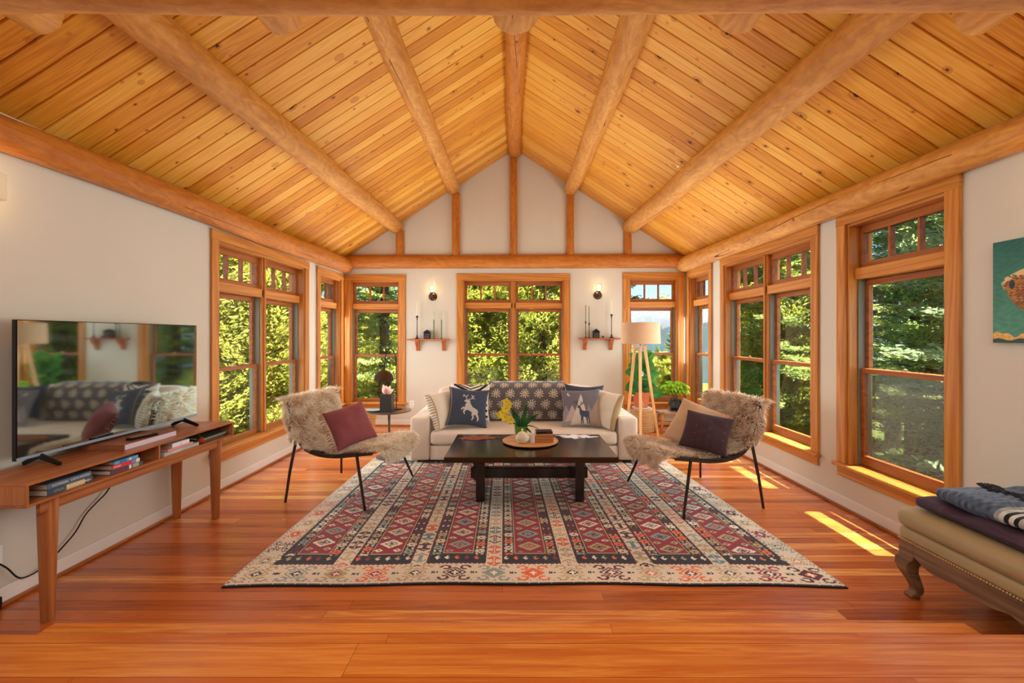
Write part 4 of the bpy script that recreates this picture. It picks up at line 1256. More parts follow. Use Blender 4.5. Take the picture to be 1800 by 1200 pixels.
for d, L, W in (((-.35, -.1, 1), .12, .07), ((.35, -.1, .75), .11, .07), ((.0, -.3, .8), .085, .07), ((.7, .1, .5), .10, .05), ((-.1, .2, .8), .10, .06)):
    mb.leaf((-1.452, 5.10, .738), d, (0, -1, .2), L, W, .0, 6, .6, .7)
mb.build('tissue', m_leaf('tissue_paper', (240, 196, 176), (250, 222, 206), .5, 5, False), tb, smooth=180)
lm = empty('dome_lamp', (-1.40, 5.24, .546), label='dark bronze dome table lamp hanging from a looped stem behind the tissue box', cat='lamp')
bronze = plain('dark_bronze', (86, 66, 52), .32, metal=.7)
MB().lathe([(0, .546), (.07, .546), (.072, .552), (.02, .560), (0, .560)], (-1.385, 5.25, 0), 32).build('base', bronze, lm, smooth=40)
dx, dz = -1.507, .905
pts = [(-1.385, 5.25, .556), (-1.385, 5.25, .90), (-1.388, 5.245, 1.12), (-1.405, 5.235, 1.205), (-1.435, 5.215, 1.250), (-1.465, 5.195, 1.235), (-1.488, 5.18, 1.17), (-1.497, 5.175, 1.08), (-1.507, 5.17, .995)]
MB().tube([tuple(p) for p in cr(pts, 6)], .0048, 8).build('arched_stem', MT['iron'], lm, smooth=180)
MB().lathe([(.111, .885), (.110, .905), (.100, .945), (.078, .978), (.045, .998), (.014, 1.006), (.012, 1.022), (0, 1.024)], (dx, 5.17, 0), 40).build('dome_shade', bronze, lm, smooth=60, solid=.003)
MB().lathe([(0, .905), (.018, .908), (.028, .925), (.025, .945), (.012, .96), (0, .965)], (dx, 5.17, 0), 20).build('bulb', m_emit('warm_bulb', (255, 206, 150), 12), lm, smooth=180)
tag(MB().lathe([(0, .546), (.05, .546), (.085, .556), (.088, .560), (.07, .559), (0, .552)], (-1.60, 5.11, 0), 32).build('dish', plain('grey_green_dish', (170, 184, 176), .3), smooth=50), 'shallow pale green dish on the side table', 'dish')

def basket(name, c, r0, r1, h, label, z0=.002, stripes=22, rows=12, mat='wicker', lidtop=False):
    e = empty(name, (c[0], c[1], z0), label=label, cat='basket')
    mb = MB()
    n = stripes * 2
    for k in range(rows):
        t0 = k / rows; z = z0 + .008 + h * t0
        r = r0 + (r1 - r0) * t0
        pts = [((r + .006 * (1 if (i + k) % 2 else -1)) * math.cos(2 * PI * i / n) + c[0], (r + .006 * (1 if (i + k) % 2 else -1)) * math.sin(2 * PI * i / n) + c[1], z) for i in range(n + 1)]
        mb.tube(pts, h / rows * .52, 5)
    mb.build('woven_side', MT[mat], e, smooth=180)
    MB().tube([((r1 + .004) * math.cos(2 * PI * i / 40) + c[0], (r1 + .004) * math.sin(2 * PI * i / 40) + c[1], z0 + h + .004) for i in range(41)], .011, 8).build('rim', MT[mat], e, smooth=180)
    MB().lathe([(0, z0), (r0, z0), (r0, z0 + .01), (0, z0 + .01)], (c[0], c[1], 0), 30).build('bottom', MT[mat], e, smooth=40)
    if lidtop: MB().lathe([(0, z0 + h), (r1 - .01, z0 + h), (r1 - .01, z0 + h + .014), (0, z0 + h + .016)], (c[0], c[1], 0), 30).build('lid', MT[mat], e, smooth=40)
    return e
basket('waste_basket', (-2.12, 6.35), .11, .15, .33, 'light wicker basket on the floor under the left corner window')

# outlet plates
def outlet(loc, rz, label):
    o = empty('wall_outlet', loc, rz, label, 'outlet')
    MB().box(-.036, .036, -.006, 0, -.057, .057).build('cover_plate', MT['white'], o, True, bev=.003)
    for z in (-.024, .024):
        MB().box(-.017, .017, -.0085, -.005, z - .014, z + .014).build('socket', plain('socket_white', (214, 210, 200), .4), o, True, bev=.004)
outlet((-1.60, YB - .002, .335), 0, 'white wall outlet left of the sofa, low on the far wall')
outlet((XL + .002, 2.30, .26), PI / 2, 'white wall outlet at the left edge behind the media console')

# ---------------------------------------------------------------- floor lamp
fx, fy = 1.705, 6.10
fl = empty('floor_lamp', (fx, fy, 0), label='tripod floor lamp with a round linen shade right of the sofa', cat='lamp')
MB().lathe([(.262, 1.295), (.252, 1.575)], (fx, fy, 0), 64).build('lamp_shade', MT['lampshade'], fl, smooth=60, solid=.003)
mb = MB()
for z, r in ((1.298, .259), (1.571, .249)):
    mb.tube([(fx + r * math.cos(2 * PI * i / 48), fy + r * math.sin(2 * PI * i / 48), z) for i in range(49)], .003, 6)
for k in range(3):
    a = 2 * PI * k / 3
    mb.tube([(fx, fy, 1.34), (fx + .25 * math.cos(a), fy + .25 * math.sin(a), 1.30)], .002, 6)
mb.build('shade_ring', MT['steel'], fl, smooth=180)
MB().box(fx - .095, fx + .075, fy - .045, fy + .03, 1.245, 1.268).lathe([(.015, 1.268), (.013, 1.34), (0, 1.34)], (fx, fy, 0), 16).build('top_block', MT['pale'], fl, bev=.002)
for (tx, ty), (bx, by) in (((-.075, .0), (-.135, .25)), ((-.01, -.02), (-.075, -.27)), ((.055, .0), (.30, .20))):
    MB().bar((fx + bx, fy + by, .0), (fx + tx, fy + ty, 1.262), .030, .030, .036, .034, up=(0, 1, 0)).build('leg', MT['pale'], fl, bev=.002)
MB().lathe([(0, 1.36), (.018, 1.37), (.03, 1.40), (.028, 1.43), (.01, 1.46), (0, 1.465)], (fx, fy, 0), 18).build('bulb', MT['white'], fl, smooth=180)
MB().tube([tuple(p) for p in cr([(fx - .01, fy - .05, 1.24), (fx - .035, fy - .14, .9), (fx - .06, fy - .20, .62), (fx - .03, fy - .23, .50), (fx - .06, fy - .26, .40), (fx - .05, fy - .20, .12), (fx + .05, fy + .1, .006), (fx + .2, fy + .6, .006)], 8)], .003, 6).build('power_cord', plain('clear_cord', (206, 170, 130), .4), fl, smooth=180)

# fiddle leaf plant on a wicker drum
basket('wicker_drum', (1.90, 6.62), .135, .135, .315, 'upright wicker drum carrying the terracotta pot by the right corner window', lidtop=True, rows=14, mat='wicker')
px_, py_ = 1.865, 6.62
fg = empty('fiddle_leaf_fig', (px_, py_, .34), label='fiddle leaf fig with big dark leaves in a terracotta pot behind the floor lamp', cat='plant')
MB().lathe([(0, .337), (.13, .337), (.135, .345), (.13, .352), (0, .350)], (px_, py_, 0), 32).build('saucer', plain('clear_saucer', (200, 190, 178), .3), fg, smooth=40)
MB().lathe([(.088, .353), (.092, .356), (.118, .53), (.128, .532), (.130, .575), (.122, .577), (.116, .555), (0, .553)], (px_, py_, 0), 36).build('pot', MT['terra'], fg, smooth=40)
mb = MB()
for dx_, dy_, top in ((-.03, .0, 1.12), (.03, .02, 1.0)):
    mb.tube([(px_ + dx_ * .3, py_ + dy_, .55), (px_ + dx_ * 1.2, py_, .8), (px_ + dx_ * 1.6, py_ - .01, top)], [.009, .008, .005], 8)
mb.build('stem', MT['bark'], fg, smooth=180)
rg = random.Random(11)
for i in range(19):
    t = i / 18
    z = .58 + .50 * t
    a = i * 2.4 + rg.uniform(-.3, .3)
    if math.sin(a) > .2 and rg.random() < .6: a = -a
    rise = .05 + .8 * t ** 1.6 + rg.uniform(-.1, .2)
    L = rg.uniform(.20, .29) * (1.0 if t < .85 else .8)
    mb = MB(); c0 = (px_ + (-.03 if i % 2 else .03), py_, z)
    d = Vector((math.cos(a), math.sin(a) * .55, rise))
    mb.leaf(c0, d, Vector((-math.cos(a) * .4, -1.2, .5)), L, L * .64, .40 - .25 * t, 12, .16, .80, .55)
    mb.build('leaf', MT['figleaf'], fg, smooth=180)

# rustic stool with a small plant
so = empty('rustic_stool', (2.30, 6.60, 0), label='small rustic branch-legged stool in the right corner', cat='stool')
poly = [(2.30 + .235 * math.cos(a) * (1 + .05 * math.sin(3 * a)), 6.58 + .13 * math.sin(a) * (1 + .06 * math.cos(2 * a))) for a in [2 * PI * i / 36 for i in range(36)]]
MB().prism(poly, Matrix.Translation((0, 0, .272)), .030).build('seat', wood('rustic_seat', (120, 84, 58), (186, 150, 112), 'x', .6, gs=16), so, bev=.006)
for a, b in (((2.14, 6.52), (2.10, 6.46)), ((2.46, 6.52), (2.50, 6.47)), ((2.14, 6.65), (2.09, 6.70)), ((2.46, 6.65), (2.51, 6.70))):
    MB().tube([(a[0], a[1], .275), ((a[0] + b[0]) / 2 + .008, (a[1] + b[1]) / 2, .13), (b[0], b[1], .001)], [.017, .022, .016], 10).build('leg', MT['log2'], so, smooth=180)
for p, q in (((2.12, 6.49, .14), (2.48, 6.495, .14)), ((2.115, 6.675, .13), (2.485, 6.675, .13)), ((2.12, 6.49, .17), (2.115, 6.675, .17)), ((2.48, 6.49, .17), (2.485, 6.675, .17))):
    MB().tube([p, q], .010, 8).build('stretcher', MT['log2'], so, smooth=180)
qx, qy = 2.36, 6.60
mp = empty('potted_umbrella_plant', (qx, qy, .303), label='bushy bright green plant in a dark glazed pot on the stool', cat='plant')
MB().lathe([(0, .303), (.088, .303), (.098, .312), (.10, .322), (.08, .320), (0, .318)], (qx, qy, 0), 32).build('saucer', MT['navy'], mp, smooth=40)
MB().lathe([(.065, .322), (.07, .324), (.098, .36), (.104, .40), (.094, .44), (.088, .452), (.098, .462), (.092, .466), (.082, .455), (0, .45)], (qx, qy, 0), 36).build('pot', MT['navy'], mp, smooth=60)
mb = MB()
for k in range(4):
    a = k * 1.6; mb.tube([(qx + .02 * math.cos(a), qy + .02 * math.sin(a), .45), (qx + .035 * math.cos(a), qy + .03 * math.sin(a), .58)], .006, 7)
mb.build('stem', MT['bark'], mp, smooth=180)
rg = random.Random(21)
for i in range(30):
    a = rg.uniform(0, 2 * PI); el = rg.uniform(-.1, 1.2)
    r = rg.uniform(.08, .17)
    c = Vector((qx - .01 + r * math.cos(a) * math.cos(el) * 1.05, qy + r * .8 * math.sin(a) * math.cos(el), .60 + r * math.sin(el) * .9))
    mb = MB()
    mb.tube([(qx + .02 * math.cos(a), qy + .02 * math.sin(a), .54), c], .0018, 5)
    for k in range(7):
        b = a + (k - 3) * .62
        d = Vector((math.cos(b), math.sin(b), .05 if i % 3 else -.2))
        mb.leaf(c, d, (0, 0, 1), rg.uniform(.085, .115), .034, .45, 5, .2, .7)
    mb.build('leaf_whorl', MT['lime'], mp, smooth=180)

# ---------------------------------------------------------------- wall shelves, far wall
def wshelf(x0, x1, z, bxs, label):
    r = empty('wall_shelf', ((x0 + x1) / 2, YB, z), label=label, cat='shelf', group='wooden candle shelves')
    MB().box(x0, x1, YB - .14, YB - .001, z - .020, z).build('board', wood('cherry_board', (150, 74, 40), (190, 106, 62), 'x', .4), r, bev=.003)
    for x in bxs:
        m = Matrix.Translation((x - .026, YB - .001, z - .020)) @ Matrix.Rotation(PI / 2, 4, 'Y') @ Matrix.Rotation(0, 4, 'Z')
        prof = [(0, 0), (0, -.115), (.03, -.112), (.06, -.085), (.095, -.05), (.15, -.028), (.165, -.022), (.165, 0)]
        MB().prism([(a, b) for a, b in prof], m, .052).build('bracket', wood('cherry_bracket', (150, 74, 40), (190, 106, 62), 'z', .4), r, bev=.003)
wshelf(-1.65, -1.015, 1.352, (-1.505, -1.10), 'small wooden wall shelf left of the centre window')
wshelf(.99, 1.625, 1.366, (1.085, 1.49), 'small wooden wall shelf right of the centre window')
SYc = YB - .075
def candlestick(x, z, h, ch, label, y=SYc):
    r = empty('candlestick', (x, y, z), label=label, cat='candlestick')
    MB().lathe([(0, z + .0005), (.036, z + .0005), (.038, z + .006), (.016, z + .018), (.009, z + .03), (.013, z + .045), (.006, z + .06), (.0055, z + h - .06), (.010, z + h - .05), (.006, z + h - .035), (.022, z + h - .015), (.024, z + h - .012), (.012, z + h - .008), (.012, z + h + .004), (0, z + h + .004)], (x, y, 0), 20).build('holder', MT['iron'], r, smooth=50)
    MB().lathe([(.0095, z + h + .004), (.007, z + h + ch), (0, z + h + ch + .006)], (x, y, 0), 14).build('candle', MT['candle'], r, smooth=60)
candlestick(-1.506, 1.352, .355, .225, 'black iron candlestick with an ivory taper on the left wall shelf')
candlestick(1.490, 1.366, .365, .215, 'black iron candlestick with an ivory taper on the right wall shelf')
def twisted(x, z, h, ch, label):
    r = empty('twisted_candlestick', (x, SYc, z), label=label, cat='candlestick')
    mb = MB().lathe([(0, z + .0005), (.024, z + .0005), (.022, z + .008), (.006, z + .014), (0, z + .016)], (x, SYc, 0), 18)
    for ph in (0, PI):
        mb.tube([(x + .0075 * math.cos(t * 26 + ph), SYc + .0075 * math.sin(t * 26 + ph), z + .012 + h * t) for t in np.linspace(0, 1, 70)], .0048, 6)
    mb.build('holder', plain('green_patina', (104, 134, 82), .5, var=.2, sc=30), r, smooth=180)
    MB().lathe([(.009, z + h + .012), (.007, z + h + ch), (0, z + h + ch + .006)], (x, SYc, 0), 14).build('candle', m_leaf('pale_green_wax', (196, 206, 168), (210, 216, 184), .1, 5, False), r, smooth=60)
twisted(-1.247, 1.352, .285, .14, 'twisted green candle holder nearest the lantern on the left wall shelf')
twisted(-1.130, 1.352, .285, .14, 'twisted green candle holder at the right end of the left wall shelf')
def thin(x, z, zk, ztop, label):
    r = empty('thin_candle_holder', (x, SYc, z), label=label, cat='candlestick')
    MB().lathe([(0, z + .0005), (.026, z + .0005), (.024, z + .006), (.005, z + .012), (.005, z + zk - .02), (.012, z + zk - .008), (.012, z + zk + .01), (.007, z + zk + .02), (0, z + zk + .02)], (x, SYc, 0), 16).build('holder', MT['iron'], r, smooth=50)
    MB().lathe([(.007, z + zk + .02), (.0055, ztop), (0, ztop + .006)], (x, SYc, 0), 12).build('candle', plain('sage_wax', (122, 130, 108), .5), r, smooth=60)
thin(1.092, 1.366, .24, 1.872, 'thin dark candlestick with sage taper, leftmost thing on the right wall shelf')
thin(1.144, 1.366, .218, 1.858, 'thin dark candlestick with sage taper, next to the right shelf lantern')
def lantern(x, z, label):
    r = empty('house_lantern', (x, SYc, z), label=label, cat='lantern')
    w, h = .040, .095
    MB().box(x - w, x + w, SYc - w, SYc + w, z + .0005, z + .010).build('base', MT['iron'], r, bev=.001)
    mb = MB()
    for a in (-1, 1):
        for b in (-1, 1):
            mb.box(x + a * w - .005, x + a * w + .005, SYc + b * w - .005, SYc + b * w + .005, z + .009, z + h)
    mb.box(x - .004, x + .004, SYc - w - .003, SYc - w + .003, z + .009, z + h)
    mb.box(x - w, x + w, SYc - w - .003, SYc - w + .003, z + h * .5, z + h * .5 + .007)
    mb.box(x - w, x + w, SYc - w - .003, SYc - w + .003, z + .06 + .02, z + h)
    mb.build('lattice', MT['iron'], r)
    MB().box(x - w + .003, x + w - .003, SYc - w + .003, SYc + w - .003, z + .011, z + h - .001).build('frosted_panel', plain('smoky_glass', (96, 98, 96), .3), r, smooth=0)
    m = Matrix.Translation((x, SYc + w + .012, z + h)) @ Matrix.Rotation(PI / 2, 4, 'X')
    MB().prism([(-w - .016, 0), (w + .016, 0), (.016, .034), (-.016, .034)], m, 2 * w + .024).box(x - .012, x + .012, SYc - .012, SYc + .012, z + h + .034, z + h + .046).build('roof', MT['iron'], r)
lantern(-1.352, 1.352, 'small black house-shaped lantern on the left wall shelf')
lantern(1.252, 1.366, 'small black house-shaped lantern on the right wall shelf')
bf = empty('animal_figurine', (1.36, SYc, 1.366), label='tiny dark animal figurine between lantern and candlestick on the right shelf', cat='figurine')
mb = MB(); softbox(mb, 1.344, 1.376, SYc - .008, SYc + .008, 1.378, 1.395, .006, 4); mb.build('body', MT['iron'], bf, smooth=180)
for x in (1.350, 1.371):
    for y in (-.005, .005): MB().box(x - .002, x + .002, SYc + y - .002, SYc + y + .002, 1.3665, 1.380).build('leg', MT['iron'], bf, smooth=0)
mb = MB(); softbox(mb, 1.334, 1.348, SYc - .005, SYc + .005, 1.388, 1.400, .004, 4); mb.build('head', MT['iron'], bf, smooth=180)

# ---------------------------------------------------------------- sconces
def sconce(loc, rz, label, power=6):
    r = empty('wall_sconce', loc, rz, label, 'wall lamp', 'glass wall sconces')
    MB().lathe([(0, 0), (.066, 0), (.066, .006), (.052, .018), (.020, .026), (0, .027)], (0, 0, 0), 32, Matrix.Rotation(PI / 2, 3, 'X')).build('back_plate', MT['steel'], r, True, smooth=40)
    MB().tube([(0, -.02, 0), (0, -.075, .0), (0, -.082, .02), (0, -.082, .045)], .009, 10).lathe([(.018, .04), (.030, .045), (.030, .058), (0, .058)], (0, -.082, 0), 20).lathe([(.004, -.05), (.006, -.045), (.006, -.01), (0, -.005)], (0, -.07, 0), 10).build('arm', MT['steel'], r, True, smooth=50)
    MB().lathe([(.050, .058), (.053, .062), (.053, .185)], (0, -.082, 0), 36).lathe([(0, .058), (.052, .060)], (0, -.082, 0), 36).build('glass_shade', MT['clear'], r, True, smooth=60)
    MB().lathe([(0, .059), (.012, .064), (.016, .085), (.026, .115), (.024, .14), (.012, .155), (0, .158)], (0, -.082, 0), 20).build('bulb', m_emit('sconce_bulb', (255, 214, 160), 9), r, True, smooth=180)
    ld = bpy.data.lights.new('sconce_light', 'POINT'); ld.energy = power; ld.color = (1, .72, .42); ld.shadow_soft_size = .03
    lo = bpy.data.objects.new('sconce_light', ld); COL.objects.link(lo); lo.parent = r; lo.location = (0, -.082, .115)
sconce((-1.275, YB - .002, 2.01), 0, 'glass cylinder wall sconce on the far wall left of the centre window')
sconce((1.29, YB - .002, 2.03), 0, 'glass cylinder wall sconce on the far wall right of the centre window')
sconce((XL + .002, 2.218, 2.02), PI / 2, 'glass wall sconce at the left edge above the television', 10)
sconce((XR - .002, 2.12, 2.06), -PI / 2, 'glass wall sconce above the buffalo painting on the right wall', 10)

# ---------------------------------------------------------------- media console and television
CX = -2.24
mc_ = empty('media_console', (-2.41, 2.82, 0), label='long low teak media console on tapered legs along the left wall', cat='console')
y0, y1, z0, z1 = 2.06, 3.58, .608, .72
MB().box(-2.60, CX, y0, y1, z1 - .013, z1).build('top', MT['teak'], mc_, bev=.002)
MB().box(-2.60, CX, y0, y1, z0, z0 + .013).build('bottom_board', MT['teak'], mc_, bev=.002)
for a in (y0, y1 - .013):
    MB().box(-2.60, CX, a, a + .013, z0 + .013, z1 - .013).build('end_panel', MT['teakz'], mc_, bev=.002)
MB().box(-2.60, CX - .004, 2.832, 2.845, z0 + .013, z1 - .013).build('divider', MT['teakz'], mc_, bev=.001)
MB().box(-2.60, -2.59, y0 + .013, y1 - .013, z0 + .013, z1 - .013).build('back_panel', MT['teak'], mc_, smooth=0)
MB().box(-2.29, -2.272, 2.15, 3.50, .548, z0).build('front_rail', MT['teak'], mc_, bev=.002)
MB().box(-2.57, -2.552, 2.15, 3.50, .548, z0).build('rear_rail', MT['teak'], mc_, bev=.002)
for x, y in ((-2.302, 2.215), (-2.302, 3.455), (-2.60, 2.215), (-2.60, 3.455)):
    MB().lathe([(.024, .001), (.026, .004), (.040, .54), (.040, .607)], (x, y, 0), 28).build('leg', MT['teakz'], mc_, smooth=50)

tv = empty('television', (-2.52, 2.88, .72), label='large flat screen television standing on the media console', cat='television')
ty0, ty1, tz0, tz1 = 2.255, 3.535, .768, 1.482
MB().box(-2.525, -2.503, ty0, ty1, tz0, tz1).build('case', MT['black'], tv, bev=.002)
MB().box(-2.560, -2.526, ty0 + .12, ty1 - .12, tz0 + .04, tz0 + .42).build('rear_housing', MT['black'], tv, bev=.008)
MB().box(-2.5029, -2.5005, ty0 + .004, ty1 - .004, tz0 + .018, tz1 - .004).build('screen', MT['tv'], tv, smooth=0)
MB().box(-2.5028, -2.499, ty0, ty1, tz0, tz0 + .016).build('bottom_bezel', MT['silver'], tv, bev=.001)
for y in (2.375, 3.40):
    mb = MB()
    mb.bar((-2.515, y, .768), (-2.385, y - .015, .7265), .030, .012, .020, .010, up=(0, 1, 0)).bar((-2.515, y, .768), (-2.588, y - .01, .7265), .030, .012, .020, .010, up=(0, 1, 0))
    mb.build('foot', MT['black'], tv, bev=.001)

# flat box and remote
tag(MB().box(-2.595, -2.315, 2.665, 3.07, .7205, .7525).build('flat_board_box', plain('walnut_top', (150, 92, 62), .4, var=.2, sc=20)), 'flat board game box lying on the console under the television', 'box')
bx = bpy.data.objects['flat_board_box']

MB().box(-2.3149, -2.3125, 2.667, 3.068, .7215, .7515).build('pale_edge', plain('pale_lilac_edge', (206, 196, 204), .5, var=.03), bx, smooth=0)
rm = empty('remote_control', (-2.37, 2.86, .753), math.radians(-14), 'black remote control lying on the flat box', 'remote')
MB().box(-.021, .021, -.085, .085, .0003, .015).build('body', MT['black'], rm, True, bev=.004)
for i in range(6):
    for j in (-1, 0, 1):
        MB().box(j * .011 - .0035, j * .011 + .0035, -.07 + i * .022, -.062 + i * .022, .0148, .0165).build('button', plain('remote_button', (170, 170, 172), .5), rm, True, smooth=0)

WHT = (232, 228, 216)
def spinebook(y0, y1, z, W, T, c, label, group, xs=-2.255, **kw):
    return book((xs - W / 2, (y0 + y1) / 2, z), y1 - y0, W, T, c, label=label, group=group, **kw)
zb = z0 + .0135
A_ = 'books in the left compartment of the media console'
B_ = 'books in the right compartment of the media console'
spinebook(2.175, 2.41, zb, .155, .030, (62, 76, 88), 'dark blue-grey book with a tan title panel, lower of the pair nearest the console end', A_, xs=-2.262, patches=[(.37, .80, (196, 178, 130)), (.36, .385, (120, 160, 130))], text=[('STILES', .12, .018, (150, 166, 176)), ('PLAYGROUND', .40, .018, (240, 232, 210)), ('EX', .88, .014, (226, 190, 196))])
spinebook(2.175, 2.40, zb + .0305, .155, .028, (88, 104, 120), 'grey-blue book with white spine lettering on top of the pair nearest the console end', A_, xs=-2.262, text=[('PLAYMAKERS', .09, .0135, (224, 228, 232)), ('CURTIS ENMORE', .50, .0135, (224, 228, 232))])
spinebook(2.505, 2.725, zb, .135, .025, (74, 80, 96), 'dark book with mottled spine at the bottom of the three in the left compartment', A_, patches=[(.15, .45, (104, 60, 66)), (.55, .62, (230, 228, 222)), (.66, .86, (168, 164, 140))])
spinebook(2.515, 2.70, zb + .0255, .165, .024, (206, 60, 70), 'red and cream paperback in the middle of the three in the left compartment', A_, patches=[(.70, .86, (120, 136, 190)), (.86, 1, (226, 220, 180))], text=[('STONEY', .05, .013, (250, 236, 214))])
spinebook(2.53, 2.69, zb + .050, .145, .018, (92, 170, 206), 'light blue paperback on top of the three in the left compartment', A_, patches=[(.2, .5, (50, 120, 168)), (.6, .7, (190, 220, 236))])
spinebook(2.885, 3.20, zb, .135, .024, (176, 172, 160), 'grey book with pale lettering at the bottom of the right compartment stack', B_, xs=-2.25, text=[('CHEESEBOY', .2, .018, (240, 238, 228))])
spinebook(2.92, 3.15, zb + .0245, .15, .013, (226, 150, 148), 'thin pink book in the middle of the right compartment stack', B_)
spinebook(2.965, 3.12, zb + .038, .15, .028, (232, 232, 232), 'white book on top of the right compartment stack', B_, xs=-2.26, text=[('o', .45, .02, (90, 90, 90))])
for k, (c, dy) in enumerate((((120, 120, 112), .0), ((60, 70, 66), .012), ((190, 190, 176), -.006), ((84, 92, 84), .02))):
    tag(MB().box(-2.56, -2.29 + .01 * k, 3.285 + dy, 3.535 + dy * .3, zb + .009 * k, zb + .008 + .009 * k).build('magazine', plain('magazine_cover', c, .35, var=.3, sc=40), bev=.001),
        ['grey magazine at the bottom of the pile in the far end of the console', 'dark magazine second from the bottom of the pile in the console', 'pale magazine second from the top of the pile in the console', 'dark green magazine on top of the pile in the far end of the console'][k], 'magazine', 'magazines in the console')
cp = empty('copper_bell', (-2.262, 3.235, zb), label='small copper globe ornament beside the books in the right compartment', cat='ornament')
cop = plain('copper', (168, 92, 56), .25, metal=.7)
MB().lathe([(0, zb), (.012, zb + .002), (.022, zb + .012), (.026, zb + .026), (.022, zb + .040), (.012, zb + .050), (0, zb + .052)], (-2.262, 3.235, 0), 24).build('globe', cop, cp, smooth=180)
MB().tube([(-2.262, 3.235, zb + .05), (-2.262, 3.225, zb + .062), (-2.262, 3.218, zb + .070)], .003, 6).build('hook', cop, cp, smooth=180)

# cables
cab = cr([(-2.56, 3.02, .64), (-2.60, 2.97, .54), (-2.635, 2.91, .40), (-2.645, 2.84, .345), (-2.648, 2.77, .295), (-2.645, 2.70, .215), (-2.645, 2.58, .135), (-2.64, 2.50, .103), (-2.64, 2.43, .098), (-2.64, 2.385, .12), (-2.643, 2.34, .19), (-2.655, 2.305, .236)], 8)
tag(MB().tube([tuple(p) for p in cab], .0042, 8).build('power_cable', MT['black'], smooth=180), 'black power cable hanging behind the console and looping along the wall to the outlet', 'cable')
tag(MB().box(-2.652, -2.620, 2.250, 2.300, .001, .07).build('power_adapter', MT['black'], bev=.006), 'black power adapter on the floor at the left edge', 'adapter')

# ---------------------------------------------------------------- ottoman bench, right
OX0, OX1, OY0, OY1 = 2.095, 2.655, 1.63, 2.47
ot = empty('ottoman_bench', (2.37, 2.05, 0), label='tan leather bench with brass nailheads and carved scroll legs at the right edge', cat='bench')
mb = MB(); softbox(mb, OX0 - .012, OX1, OY0, OY1 + .008, .365, .478, .052, 14, bulge=(.004, .004, .012), seed=2, wob=.003)
mb.build('seat_cushion', MT['ottoman'], ot, smooth=180)
mb = MB(); softbox(mb, OX0 + .004, OX1, OY0, OY1 - .002, .298, .372, .026, 12)
mb.build('upholstered_deck', MT['ottoman'], ot, smooth=180)
mb = MB()
pts = []
n = 60
for i in range(n + 1):
    t = i / n; y = OY0 + .05 + (OY1 - OY0 - .14) * t
    z = .215 - .022 * abs(math.sin(t * PI * 3)) + .028 * (abs(2 * t - 1) ** 5)
    pts.append((y, z))
m = Matrix.Translation((OX0 + .008, 0, 0)) @ Matrix(((0, 0, 1, 0), (1, 0, 0, 0), (0, 1, 0, 0), (0, 0, 0, 1)))
MB().prism([(OY0 + .05, .298)] + pts + [(OY1 - .09, .298)], m, .024).build('carved_apron', MT['carved'], ot, bev=.002)
MB().box(OX0 + .09, OX1 - .09, OY1 - .032, OY1 - .01, .225, .298).build('end_apron', MT['carved'], ot, bev=.003)
MB().box(OX1 - .03, OX1 - .01, OY0 + .05, OY1 - .09, .225, .298).build('rear_apron', MT['carved'], ot, bev=.003)
def cabriole(x, y, sx, sy):
    mb = MB()
    prof = [(.298, .0, .046), (.215, .002, .046), (.195, .014, .044), (.165, .022, .038), (.13, .018, .032), (.09, .004, .026), (.055, -.006, .023), (.03, -.004, .024), (.012, .006, .027), (.001, .008, .026)]
    vs, fs = [], []
    for z, off, hw_ in prof:
        cx_, cy_ = x + sx * off, y + sy * off
        for a, b in ((-1, -1), (1, -1), (1, 1), (-1, 1)): vs.append((cx_ + a * hw_, cy_ + b * hw_, z))
    for i in range(len(prof) - 1):
        for k in range(4):
            fs.append((i * 4 + k, i * 4 + (k + 1) % 4, (i + 1) * 4 + (k + 1) % 4, (i + 1) * 4 + k))
    fs += [(0, 1, 2, 3), tuple(len(prof) * 4 - 4 + k for k in (3, 2, 1, 0))]
    mb.add(vs, fs)
    return mb.build('leg', MT['carved'], ot, bev=.006, seg=3)
for x, sx in ((OX0 + .052, -1), (OX1 - .055, 1)):
    for y, sy in ((OY1 - .055, 1), (OY0 + .055, -1)):
        cabriole(x, y, sx, sy)
mb = MB()
y = OY1 - .012
while y > OY0:
    mb.lathe([(.0058, 0), (.0046, .003), (0, .0042)], (OX0 + .0055, y, .303), 8, Matrix.Rotation(-PI / 2, 3, 'Y')); y -= .0135
mb.build('nailhead_trim', MT['brass'], ot, smooth=60)
# folded quilt and throw on it
def folded(name, x0, x1, y0, y1, z0, z1, colf, mat, label, cat, seed, n=70, amp=.012):
    u = np.linspace(0, 1, n)
    V = []; 
    mb = MB(); softbox(mb, x0, x1, y0, y1, z0, z1, (z1 - z0) * .48, n // 2, bulge=(.006, .01, .010), seed=seed, wob=amp)
    mb.v = [(x, y, z + (.013 * noise.noise(Vector((x * 13, y * 9, seed))) if z > (z0 + z1) / 2 else 0)) for x, y, z in mb.v]
    Vv = np.array(mb.v); Ff = np.array(mb.f)
    c = Vv[Ff].mean(1)
    o = arr_mesh(name, Vv, Ff, mat, cols=colf(c), smooth=True)
    return tag(o, label, cat)
folded('quilt', 2.125, 2.65, 1.70, 2.40, .494, .548, lambda c: np.tile(np.array(lin((70, 54, 66))), (len(c), 1)) * (1 + .25 * (np.abs(((c[:, 1] * 8) % 1) - .5) > .46))[:, None] * .9, MT['colsm'], 'folded dark purple quilt on the leather bench under the wool throw', 'quilt', 4)
